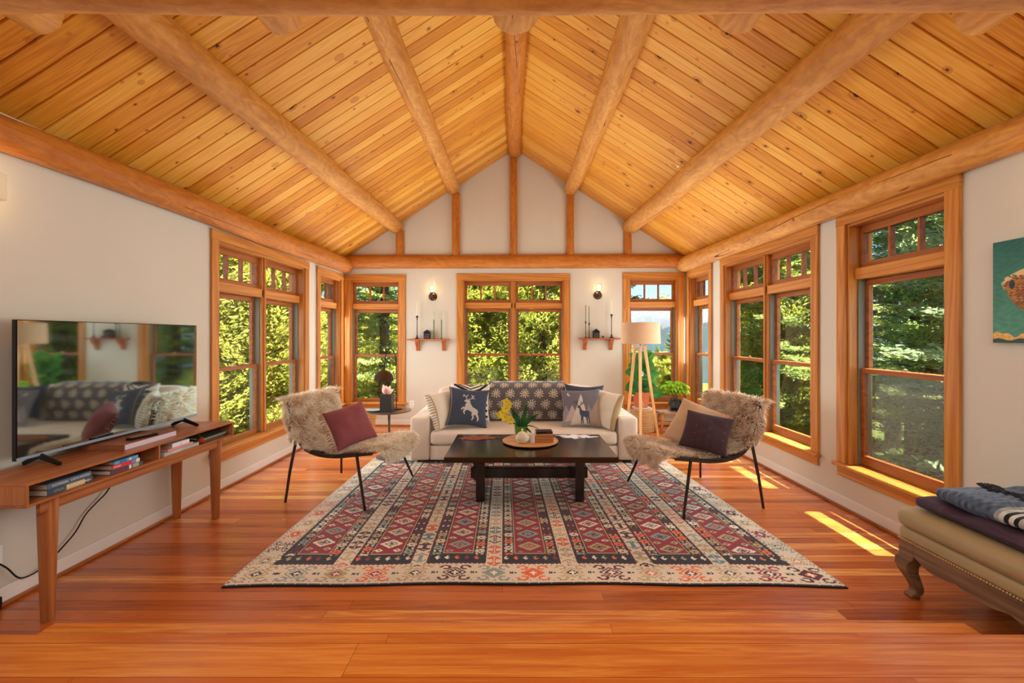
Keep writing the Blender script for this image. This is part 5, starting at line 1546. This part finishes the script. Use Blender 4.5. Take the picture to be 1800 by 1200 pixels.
def thr(c):
    C = np.tile(np.array(lin((72, 84, 100))), (len(c), 1)).astype(float)
    w = np.sin(c[:, 0] * 90 + c[:, 1] * 13) * np.sin(c[:, 1] * 170 + c[:, 0] * 60 + 2 * np.sin(c[:, 0] * 50))
    C *= (1 + .5 * w)[:, None]
    for a, b, col in ((1.955, 1.97, (196, 190, 178)), (1.985, 2.0, (186, 182, 170)), (2.015, 2.025, (150, 150, 148)), (1.70, 1.93, (150, 146, 136))):
        k = (c[:, 1] > a) & (c[:, 1] < b); C[k] = np.array(lin(col)) * (1 + .25 * w[k])[:, None]
    k = (c[:, 1] > 1.93) & (c[:, 1] < 1.955) | (c[:, 1] > 1.97) & (c[:, 1] < 1.985) | (c[:, 1] > 2.0) & (c[:, 1] < 2.015)
    C[k] = np.array(lin((26, 28, 32)))
    return C
o = folded('wool_throw', 2.165, 2.645, 1.72, 2.335, .560, .622, thr, MT['col'], 'folded blue-grey wool throw with pale stripes on top of the quilt', 'blanket', 7, 100, .014)
g_ = np.random.default_rng(12)
mb = MB()
mb.tube([(2.40 + .02 * math.sin(i * .9), 2.31 - .57 * i / 30, .628) for i in range(31)], .009, 6)
for i in range(170):
    x = 2.40 + .02 * math.sin(i * .9 / 5.66); y = 2.30 - .55 * i / 170; z = .628
    a = g_.uniform(-1, 1)
    mb.tube([(x, y, z), (x + .012 * a, y + .01, z + .014), (x + .03 * a, y + .02 * g_.uniform(-1, 1), z + .010), (x + .045 * a, y + .03 * g_.uniform(-1, 1), z + .002)], [.005, .006, .005, .003], 5)
mb.build('fringe', plain('dark_fringe', (40, 40, 46), .95, var=.3, sc=60), o, smooth=180)

# ---------------------------------------------------------------- painting
def painting():
    n1, n2 = 220, 200
    y0, y1, z0, z1 = 1.78, 2.485, 1.362, 1.912
    u = np.linspace(0, 1, n1); v = np.linspace(0, 1, n2)
    fu, fv = (u[:-1] + u[1:]) / 2, (v[:-1] + v[1:]) / 2
    U, Vv = np.meshgrid(fu, fv, indexing='ij')   # u: from the far edge towards the camera
    rr = np.random.default_rng(2)
    br = lambda s: np.sin(U * 37 * s + 3 * np.sin(Vv * 23 * s)) * np.sin(Vv * 41 * s + 2 * np.sin(U * 19 * s))
    t = Vv[..., None]
    C = np.array(lin((92, 156, 132))) * (1 - t) + np.array(lin((54, 108, 98))) * t
    C = C * (1 + .12 * br(1.3))[..., None]
    body = inpoly(U + .012 * br(2), Vv + .012 * br(1.7), [(.10, .50), (.075, .56), (.10, .60), (.14, .63), (.24, .66), (.30, .73), (.38, .78), (.55, .82), (.75, .80), (.92, .70), (.95, .5), (.86, .36), (.84, .16), (.79, .15), (.77, .30), (.60, .28), (.58, .13), (.53, .13), (.52, .27), (.40, .22), (.36, .14), (.30, .20), (.28, .27), (.20, .31), (.14, .38), (.12, .44)])
    w = br(2.6) * .5 + .5
    bc = np.array(lin((196, 140, 78))) * w[..., None] + np.array(lin((110, 74, 58))) * (1 - w[..., None])
    low = np.clip((.45 - Vv) * 4, 0, 1)[..., None]
    bc = bc * (1 - low * .5) + np.array(lin((84, 92, 70))) * low * .5
    C[body] = bc[body]
    rim = ~body & inpoly(U, Vv - .02, [(.08, .50), (.06, .56), (.09, .62), (.22, .69), (.28, .76), (.38, .81), (.55, .85), (.5, .7), (.2, .5)]) & (w > .35)
    C[rim] = np.array(lin((226, 196, 140)))
    eye = np.hypot((U - .135) / .02, (Vv - .565) / .045) < 1
    C[eye] = np.array(lin((60, 74, 86)))
    gl = (Vv < .085 + .02 * np.sin(U * 30) + .01 * np.sin(U * 71)) & (Vv > .035 + .01 * np.sin(U * 40))
    C[gl] = (np.array(lin((226, 178, 106))) * (1 + .2 * br(3))[..., None])[gl]
    C[Vv <= .035 + .01 * np.sin(U * 40)] = np.array(lin((64, 92, 84)))
    yy, zz = y1 + (y0 - y1) * u, z0 + (z1 - z0) * v
    Yg, Zg = np.meshgrid(yy, zz, indexing='ij')
    X = np.full_like(Yg, XR - .0365)
    r = empty('wall_art', (XR - .018, (y0 + y1) / 2, (z0 + z1) / 2), label='unframed canvas of a shaggy brown beast on a teal ground, hung on the right wall', cat='painting')
    arr_mesh('painted_canvas', np.stack([X, Yg, Zg], -1).reshape(-1, 3), grid_faces(n1, n2)[:, ::-1], MT['colsm'], r, cols=C.reshape(-1, 3))
    MB().box(XR - .036, XR - .002, y0, y1, z0, z1).build('canvas_edge', plain('teal_edge', (46, 104, 96), .7), r, smooth=0)
painting()
# ================================================================ outside
GZ = -3.2
def m_ground():
    g = G('forest_floor'); n = g.noise(g.obj(), .8, 5, .65); n2 = g.noise(g.obj(), 9, 4, .7)
    g.set(col=g.ramp(g.ma('ADD', g.ma('MULTIPLY', n, .7), g.ma('MULTIPLY', n2, .35)), [(.3, lin((56, 68, 34))), (.55, lin((92, 104, 48))), (.8, lin((126, 124, 74)))]), rough=.95, spec=.1)
    g.bump(n2, .6, .1)
    return g.m
mb = MB()
n = 60
vs, fs = [], []
for i in range(n + 1):
    for j in range(n + 1):
        x = -160 + 320 * i / n; y = -60 + 460 * j / n
        d = max(0, math.hypot(x, y - 4) - 12)
        z = GZ - .05 * d - .0002 * d * d + 1.0 * noise.noise(Vector((x * .05, y * .05, 0))) * min(1, d / 20)
        vs.append((x, y, max(z, -60)))
for i in range(n):
    for j in range(n):
        fs.append((i * (n + 1) + j, (i + 1) * (n + 1) + j, (i + 1) * (n + 1) + j + 1, i * (n + 1) + j + 1))
mb.add(vs, fs)
o = mb.build('ground', m_ground(), smooth=180); o['kind'] = 'structure'
def gz(x, y):
    d = max(0, math.hypot(x, y - 4) - 12)
    return max(GZ - .05 * d - .0002 * d * d + noise.noise(Vector((x * .05, y * .05, 0))) * min(1, d / 20), -60)

# foundation wall so the house stands on the ground
structure(MB().box(XL - WT, XR + WT, YN - .15, YB + WT, GZ - .6, -.06).build('foundation', plain('concrete', (150, 146, 138), .9)))

def ridge(name, dist, a0, a1, hgt, mat, seed, depth, k=1.0, label=None):
    na, nd = 220, 26
    V = []
    for i in range(na):
        a = a0 + (a1 - a0) * i / (na - 1)
        for j in range(nd):
            d = dist + depth * j / (nd - 1)
            x, y = a * d, d
            t = j / (nd - 1)
            env = math.sin(min(1, t * 1.15) * PI / 2) ** 1.2
            h = hgt(a) * env
            r_ = 0
            amp = 1
            for o_ in range(6):
                f = (2 ** o_) * 1.7 / dist * 6
                r_ += amp * (1 - 2 * abs(noise.noise(Vector((x * f, y * f, seed))))); amp *= .52
            V.append((x, y, -.15 * dist * (1 - env) + h + k * dist * .010 * r_ * env))
    o = arr_mesh(name, V, grid_faces(na, nd), mat, smooth=True)
    o['kind'] = 'structure'
    return o
def m_mtn(name, rock, snow, z0, z1):
    g = G(name); x, y, z = g.sep(g.obj())
    n = g.noise(g.obj(), .006, 6, .7)
    n2 = g.noise(g.obj(), .03, 5, .7)
    f = g.ma('ADD', g.ma('DIVIDE', g.ma('SUBTRACT', z, z0), z1 - z0), g.ma('MULTIPLY', g.ma('SUBTRACT', g.ma('ADD', g.ma('MULTIPLY', n, .6), g.ma('MULTIPLY', n2, .5)), .5), 2.2))
    g.set(col=g.ramp(f, [(.42, lin(rock)), (.52, lin(snow))]), rough=.9, spec=.1)
    return g.m
ridge('mountain_range', 5200, -.9, 1.3, lambda a: 5200 * (.032 + .012 * math.exp(-((a - .29) / .06) ** 2) + .012 * max(0, a - .3)), m_mtn('haze_tinted_snowy_rock', (44, 54, 72), (88, 94, 104), 20, 230), 4, 900)  # bluish distance haze is painted into the rock and snow colours
ridge('mountain_foothill', 700, -1.2, 1.6, lambda a: 1900 * (-.004 + .030 * np.clip((a - .27) / .18, -.3, 1.2) + .008 * math.exp(-((a - .36) / .03) ** 2)), m_mtn('haze_tinted_forest', (40, 56, 60), (56, 70, 76), -40, 300), 8, 1500, 1.4)  # forest colours tinted bluish to paint in the distance haze

# ---- conifers
def conifer(seed, h, crown0, rad, nb, leaf_l, droop, mat, young=False):
    g = np.random.default_rng(seed)
    hs = crown0 + (h - crown0) * np.sort(g.random(nb)) ** .9
    az = g.random(nb) * 2 * PI
    t = (hs - crown0) / (h - crown0)
    L = rad * ((1 - t) ** .75) * (0.75 + .45 * g.random(nb)) + .10
    if young: L = rad * np.sin(PI * np.clip(t * .86 + .14, 0, 1)) ** .7 * (.7 + .5 * g.random(nb)) + .12
    Vs, Fs = [], []
    tw = 15
    s = (np.arange(tw) + .6) / tw
    slope = droop * (1 - t) + (.55 if young else .28) * t
    S = np.broadcast_to(s, (nb, tw))
    d = np.stack([np.cos(az), np.sin(az)], 1)
    r = L[:, None] * S
    zc = hs[:, None] + r * (slope[:, None]) - .18 * (r ** 2) / np.maximum(L[:, None], .3) + (.25 * r * S ** 2)
    cx = d[:, :1] * r; cy = d[:, 1:] * r
    C = np.stack([cx, cy, zc], -1).reshape(-1, 3)
    D = np.repeat(d, tw, 0); Ll = np.repeat(L, tw); Sf = S.reshape(-1)
    # each node: clump of needle blades
    kb = 17
    n = len(C)
    C = np.repeat(C, kb, 0); D = np.repeat(D, kb, 0); Sf = np.repeat(Sf, kb); Ll = np.repeat(Ll, kb)
    m = len(C)
    perp = np.stack([-D[:, 1], D[:, 0]], 1)
    side = g.uniform(-1, 1, m)
    wdt = (.16 + .30 * np.minimum(Ll, 1.6) / 1.6) * (1.1 - .75 * Sf)
    C[:, :2] += perp * (side * wdt)[:, None]
    C[:, :2] += D * (g.normal(0, .05, m) + np.abs(side) * wdt * .35)[:, None]
    C[:, 2] += g.normal(0, .035, m) - np.abs(side) * wdt * .15
    dirv = np.stack([D[:, 0] + perp[:, 0] * side * 1.4, D[:, 1] + perp[:, 1] * side * 1.4, g.normal(.1 if not young else .55, .35, m)], 1) + g.normal(0, .35, (m, 3))
    dirv /= np.linalg.norm(dirv, axis=1, keepdims=True)
    w = np.cross(dirv, g.normal(0, 1, (m, 3)) + np.array([0, 0, 1.2])); w /= np.linalg.norm(w, axis=1, keepdims=True) + 1e-9
    ll = leaf_l * g.uniform(.7, 1.3, m)[:, None]; ww = ll * .15
    V = np.stack([C - dirv * ll * .5, C + w * ww, C + dirv * ll * .5, C - w * ww], 1).reshape(-1, 3)
    Fq = np.arange(len(V)).reshape(-1, 4)
    root = empty('conifer_tree', (0, 0, 0))
    arr_mesh('foliage', V, Fq, mat, root, True)
    tb_ = MB()
    tb_.tube([(0, 0, -.6), (.02, .01, h * .4), (0, .02, h * .97)], [.02 * h + .03, .013 * h + .02, .012], 9)
    for i in range(0, nb, 2):
        e = i
        rr_ = L[e] * .85
        tb_.tube([(0, 0, hs[e]), (d[e, 0] * rr_ * .5, d[e, 1] * rr_ * .5, hs[e] + rr_ * .5 * slope[e] - .18 * (rr_ * .5) ** 2 / max(L[e], .3)), (d[e, 0] * rr_, d[e, 1] * rr_, hs[e] + rr_ * slope[e] - .18 * rr_ ** 2 / max(L[e], .3) + .15 * rr_)], [.018, .012, .005], 4, False)
    tb_.build('trunk', MT['bark'], root, True, smooth=60)
    return root
lf1 = m_leaf('sunlit_needles', (150, 160, 50), (240, 234, 120), .5, 1.4)
lf2 = m_leaf('spruce_needles', (120, 150, 70), (206, 220, 132), .5, 1.4)
lf3 = m_leaf('blue_green_needles', (112, 148, 100), (190, 212, 158), .5, 1.4)
PROT = {
    'young': conifer(1, 6.2, .3, 1.5, 190, .095, .35, lf1, True),
    'young2': conifer(2, 7.5, .5, 1.8, 220, .10, .30, lf1, True),
    'spruce': conifer(3, 11, 1.0, 2.4, 210, .12, -.05, lf2),
    'fir': conifer(4, 13, 2.0, 2.6, 220, .13, -.12, lf3),
    'tall': conifer(6, 14, 5.6, 1.25, 110, .13, -.15, lf2),
    'thin': conifer(5, 12, 4.0, 1.5, 120, .13, -.2, lf2),
}
LBL = {
    'left': 'conifer in the sunny yellow-green thicket beyond the left wall windows',
    'back': 'conifer in the dense sunlit thicket beyond the centre window',
    'backl': 'conifer standing beyond the far wall left corner window',
    'gap': 'low conifer in the valley below the snowy mountains, right corner window',
    'right': 'conifer in the blue-green stand beyond the right wall windows',
    'far': 'distant conifer in the woods past the right corner windows',
}
used = set()
def tree(kind, x, y, sc, where, rz=None, dz=0):
    p = PROT[kind]
    o = p if kind not in used else copy_tree(p)
    used.add(kind)
    if where == 'gap' and kind != 'spruce_' and not (7.3 < x < 7.5): sc = min(sc, (1.4 - .03 * y - gz(x, y)) / {'young': 6.4, 'young2': 7.7, 'spruce': 11.3, 'fir': 13.3, 'thin': 12.2}[kind])
    if where in ('left', 'back', 'backl') and (y > 13 or x < -9): sc *= .74
    o.location = (x, y, gz(x, y) + dz); o.scale = (sc, sc, sc * random.uniform(.92, 1.1)); o.rotation_euler = (0, 0, random.uniform(0, 6.28) if rz is None else rz)
    tag(o, LBL[where], 'tree', LBL[where].replace('conifer ', 'conifers '))
random.seed(5)
# left side, yellow-green
for x, y, k, s in ((-5.6, 5.2, 'young', 1.0), (-6.2, 7.4, 'young2', .95), (-5.6, 9.6, 'young', 1.1), (-7.8, 6.2, 'young2', 1.1), (-8.2, 9.2, 'spruce', .9), (-7.4, 11.6, 'young2', 1.1), (-9.8, 7.6, 'fir', .9), (-10.5, 11.5, 'spruce', 1.1),
                   (-6.9, 13.6, 'young', 1.2), (-9.5, 14.5, 'fir', 1.0), (-12.5, 10, 'young2', 1.4), (-13, 14.5, 'spruce', 1.2), (-12, 18.5, 'fir', 1.1), (-8.8, 17.5, 'young2', 1.3), (-5.4, 11.6, 'young', 1.05), (-15, 12, 'spruce', 1.3), (-10.5, 21, 'spruce', 1.2)):
    tree(k, x, y, s, 'left')
for x, y, k, s in ((-3.3, 11.4, 'thin', .8), (-4.2, 14.2, 'young2', 1.0), (-2.9, 15.6, 'young', 1.1), (-5.4, 17.5, 'spruce', 1.0), (-3.6, 19.5, 'thin', 1.0), (-6.8, 21, 'spruce', 1.1), (-4.4, 24, 'fir', 1.1)):
    tree(k, x, y, s, 'backl')
for x, y, k, s in ((-.9, 11.2, 'young', 1.12), (.75, 11.6, 'young2', .95), (-.1, 13.8, 'spruce', .9), (1.6, 14.4, 'young2', 1.05), (-1.9, 13.5, 'young2', 1.0), (.2, 17, 'fir', .9), (-1.6, 17.5, 'spruce', 1.0), (1.9, 18, 'spruce', 1.0), (-.4, 21, 'young2', 1.6), (1.2, 23.5, 'fir', 1.2), (-2.6, 22, 'fir', 1.1)):
    tree(k, x, y, s, 'back')
# the view gap: only low trees
for x, y, k, s, dz in ((5.2, 15.0, 'young', .62, 0), (4.4, 18.5, 'young2', .55, 0), (6.4, 19.5, 'young', .72, 0), (7.9, 23.5, 'spruce', .60, 0), (5.6, 24, 'young2', .72, 0), (9.2, 29, 'spruce', .62, 0), (7.2, 30, 'young2', .75, 0), (11.5, 33, 'spruce', .66, 0), (9.6, 38, 'fir', .66, 0), (12.5, 40, 'spruce', .8, 0), (14.5, 46, 'fir', .8, 0), (11.5, 50, 'spruce', .9, 0), (18, 55, 'fir', .9, 0), (15, 62, 'spruce', 1.0, 0), (21, 70, 'fir', 1.1, 0)):
    tree(k, x, y, s, 'gap', dz=dz)
tree('spruce', 7.40, 20.5, .47, 'gap'); tree('tall', 2.9, 12.0, 1.0, 'far')
for x, y, k, s in ((6.3, 11.2, 'thin', .8), (7.5, 13.0, 'young2', .9), (8.6, 14.6, 'spruce', .75), (9.6, 16.4, 'young2', 1.0), (11.2, 19, 'fir', .9), (12.6, 23, 'spruce', 1.0), (10.4, 20.5, 'thin', .95)):
    tree(k, x, y, s, 'right')
# right side
for x, y, k, s in ((6.4, 3.6, 'spruce', .85), (5.8, 6.0, 'fir', .95), (8.2, 5.4, 'fir', .9), (6.9, 8.4, 'spruce', .8), (9.8, 7.4, 'spruce', 1.0), (8.8, 10.6, 'fir', .9), (11.8, 9.6, 'spruce', 1.1), (8.0, 13.2, 'fir', 1.0), (11.0, 13.4, 'fir', 1.0), (13.8, 12, 'spruce', 1.2),
                   (10.0, 17.0, 'spruce', .95), (13.6, 17, 'fir', 1.1), (16.5, 15.5, 'spruce', 1.3), (7.4, 1.4, 'fir', .9), (9.6, 3.2, 'spruce', 1.0), (12.5, 5.6, 'fir', 1.2), (5.9, -.4, 'fir', 1.0), (13, 21, 'spruce', 1.0), (17, 22, 'fir', 1.2), (15, 8, 'spruce', 1.2), (10.8, .2, 'spruce', 1.1)):
    tree(k, x + 1.5, y, s, 'right')

# ================================================================ light
w = bpy.data.worlds.new('sky'); SC.world = w; w.use_nodes = True
nt = w.node_tree; nt.nodes.clear()
sk = nt.nodes.new('ShaderNodeTexSky'); sk.sky_type = 'NISHITA'; sk.sun_disc = False; sk.sun_elevation = math.radians(62); sk.sun_rotation = math.radians(90); sk.air_density = 1.0; sk.dust_density = 1.2; sk.altitude = 1800
bg = nt.nodes.new('ShaderNodeBackground'); bg.inputs[1].default_value = SKY
wo = nt.nodes.new('ShaderNodeOutputWorld')
nt.links.new(sk.outputs[0], bg.inputs[0]); nt.links.new(bg.outputs[0], wo.inputs[0])

sd = bpy.data.lights.new('sun', 'SUN'); sd.energy = SUN; sd.angle = math.radians(.6); sd.color = (1, .93, .80)
so_ = bpy.data.objects.new('sun', sd); COL.objects.link(so_)
so_.rotation_euler = Vector((-.30, .01, -1)).to_track_quat('-Z', 'Y').to_euler()

def area(name, loc, direc, sx, sy, power, col=(1, 1, 1), gloss=False):
    l = bpy.data.lights.new(name, 'AREA'); l.shape = 'RECTANGLE'; l.size = sx; l.size_y = sy; l.energy = power; l.color = col
    o = bpy.data.objects.new(name, l); COL.objects.link(o)
    o.location = loc; o.rotation_euler = Vector(direc).to_track_quat('-Z', 'Z' if abs(direc[2]) < .9 else 'Y').to_euler()
    o.visible_camera = False; o.visible_glossy = gloss
    return o
for side, c, W, zt, n, scn in WINS:
    wdt, hgt = W - 2 * CW, zt - CW - ZS
    zc = (zt - CW + ZS) / 2
    for off, fr in ((.24, .30), (-.03, .70)):
        pw = WIN * wdt * hgt * fr
        if side == 'back': area('window_daylight', (c, YB + off, zc), (0, -1, 0), wdt, hgt, pw, (.90, .96, 1.0))
        elif side == 'left': area('window_daylight', (XL - off, c, zc), (1, 0, 0), wdt, hgt, pw, (.90, .96, 1.0))
        else: area('window_daylight', (XR + off, c, zc), (-1, 0, 0), wdt, hgt, pw, (.90, .96, 1.0))
area('added_fill_light', (0, -.6, 2.62), (0, .75, -.62), 3.2, 1.2, FILL, (.98, .96, .93))  # added soft fill behind the camera to brighten the room, no real fixture
dl = bpy.data.lights.new('dome_lamp_light', 'POINT'); dl.energy = 2.2; dl.color = (1, .66, .36); dl.shadow_soft_size = .02
do = bpy.data.objects.new('dome_lamp_light', dl); COL.objects.link(do); do.location = (-1.507, 5.17, .895)

# ================================================================ camera
cam = bpy.data.cameras.new('camera'); co = bpy.data.objects.new('camera', cam); COL.objects.link(co)
cam.sensor_width = 36; cam.sensor_fit = 'HORIZONTAL'; cam.lens = 36 * F / 1800
cam.shift_x = -5 / 1800; cam.shift_y = -10 / 1800
cam.clip_start = .05; cam.clip_end = 20000
co.location = (0, 0, H); co.rotation_euler = (PI / 2, 0, 0)
SC.camera = co
vs_ = SC.view_settings
vs_.view_transform = 'Standard'; vs_.look = 'None'; vs_.exposure = 0; vs_.gamma = 1; vs_.use_curve_mapping = False
SC.cycles.use_denoising = True
SC.cycles.max_bounces = 6; SC.cycles.diffuse_bounces = 3; SC.cycles.glossy_bounces = 3; SC.cycles.use_adaptive_sampling = True; SC.cycles.adaptive_threshold = .06; SC.cycles.adaptive_min_samples = 16; SC.cycles.use_light_tree = False; SC.cycles.transmission_bounces = 4; SC.cycles.transparent_max_bounces = 16
SC.cycles.sample_clamp_indirect = 6
SC.cycles.caustics_reflective = False; SC.cycles.caustics_refractive = False
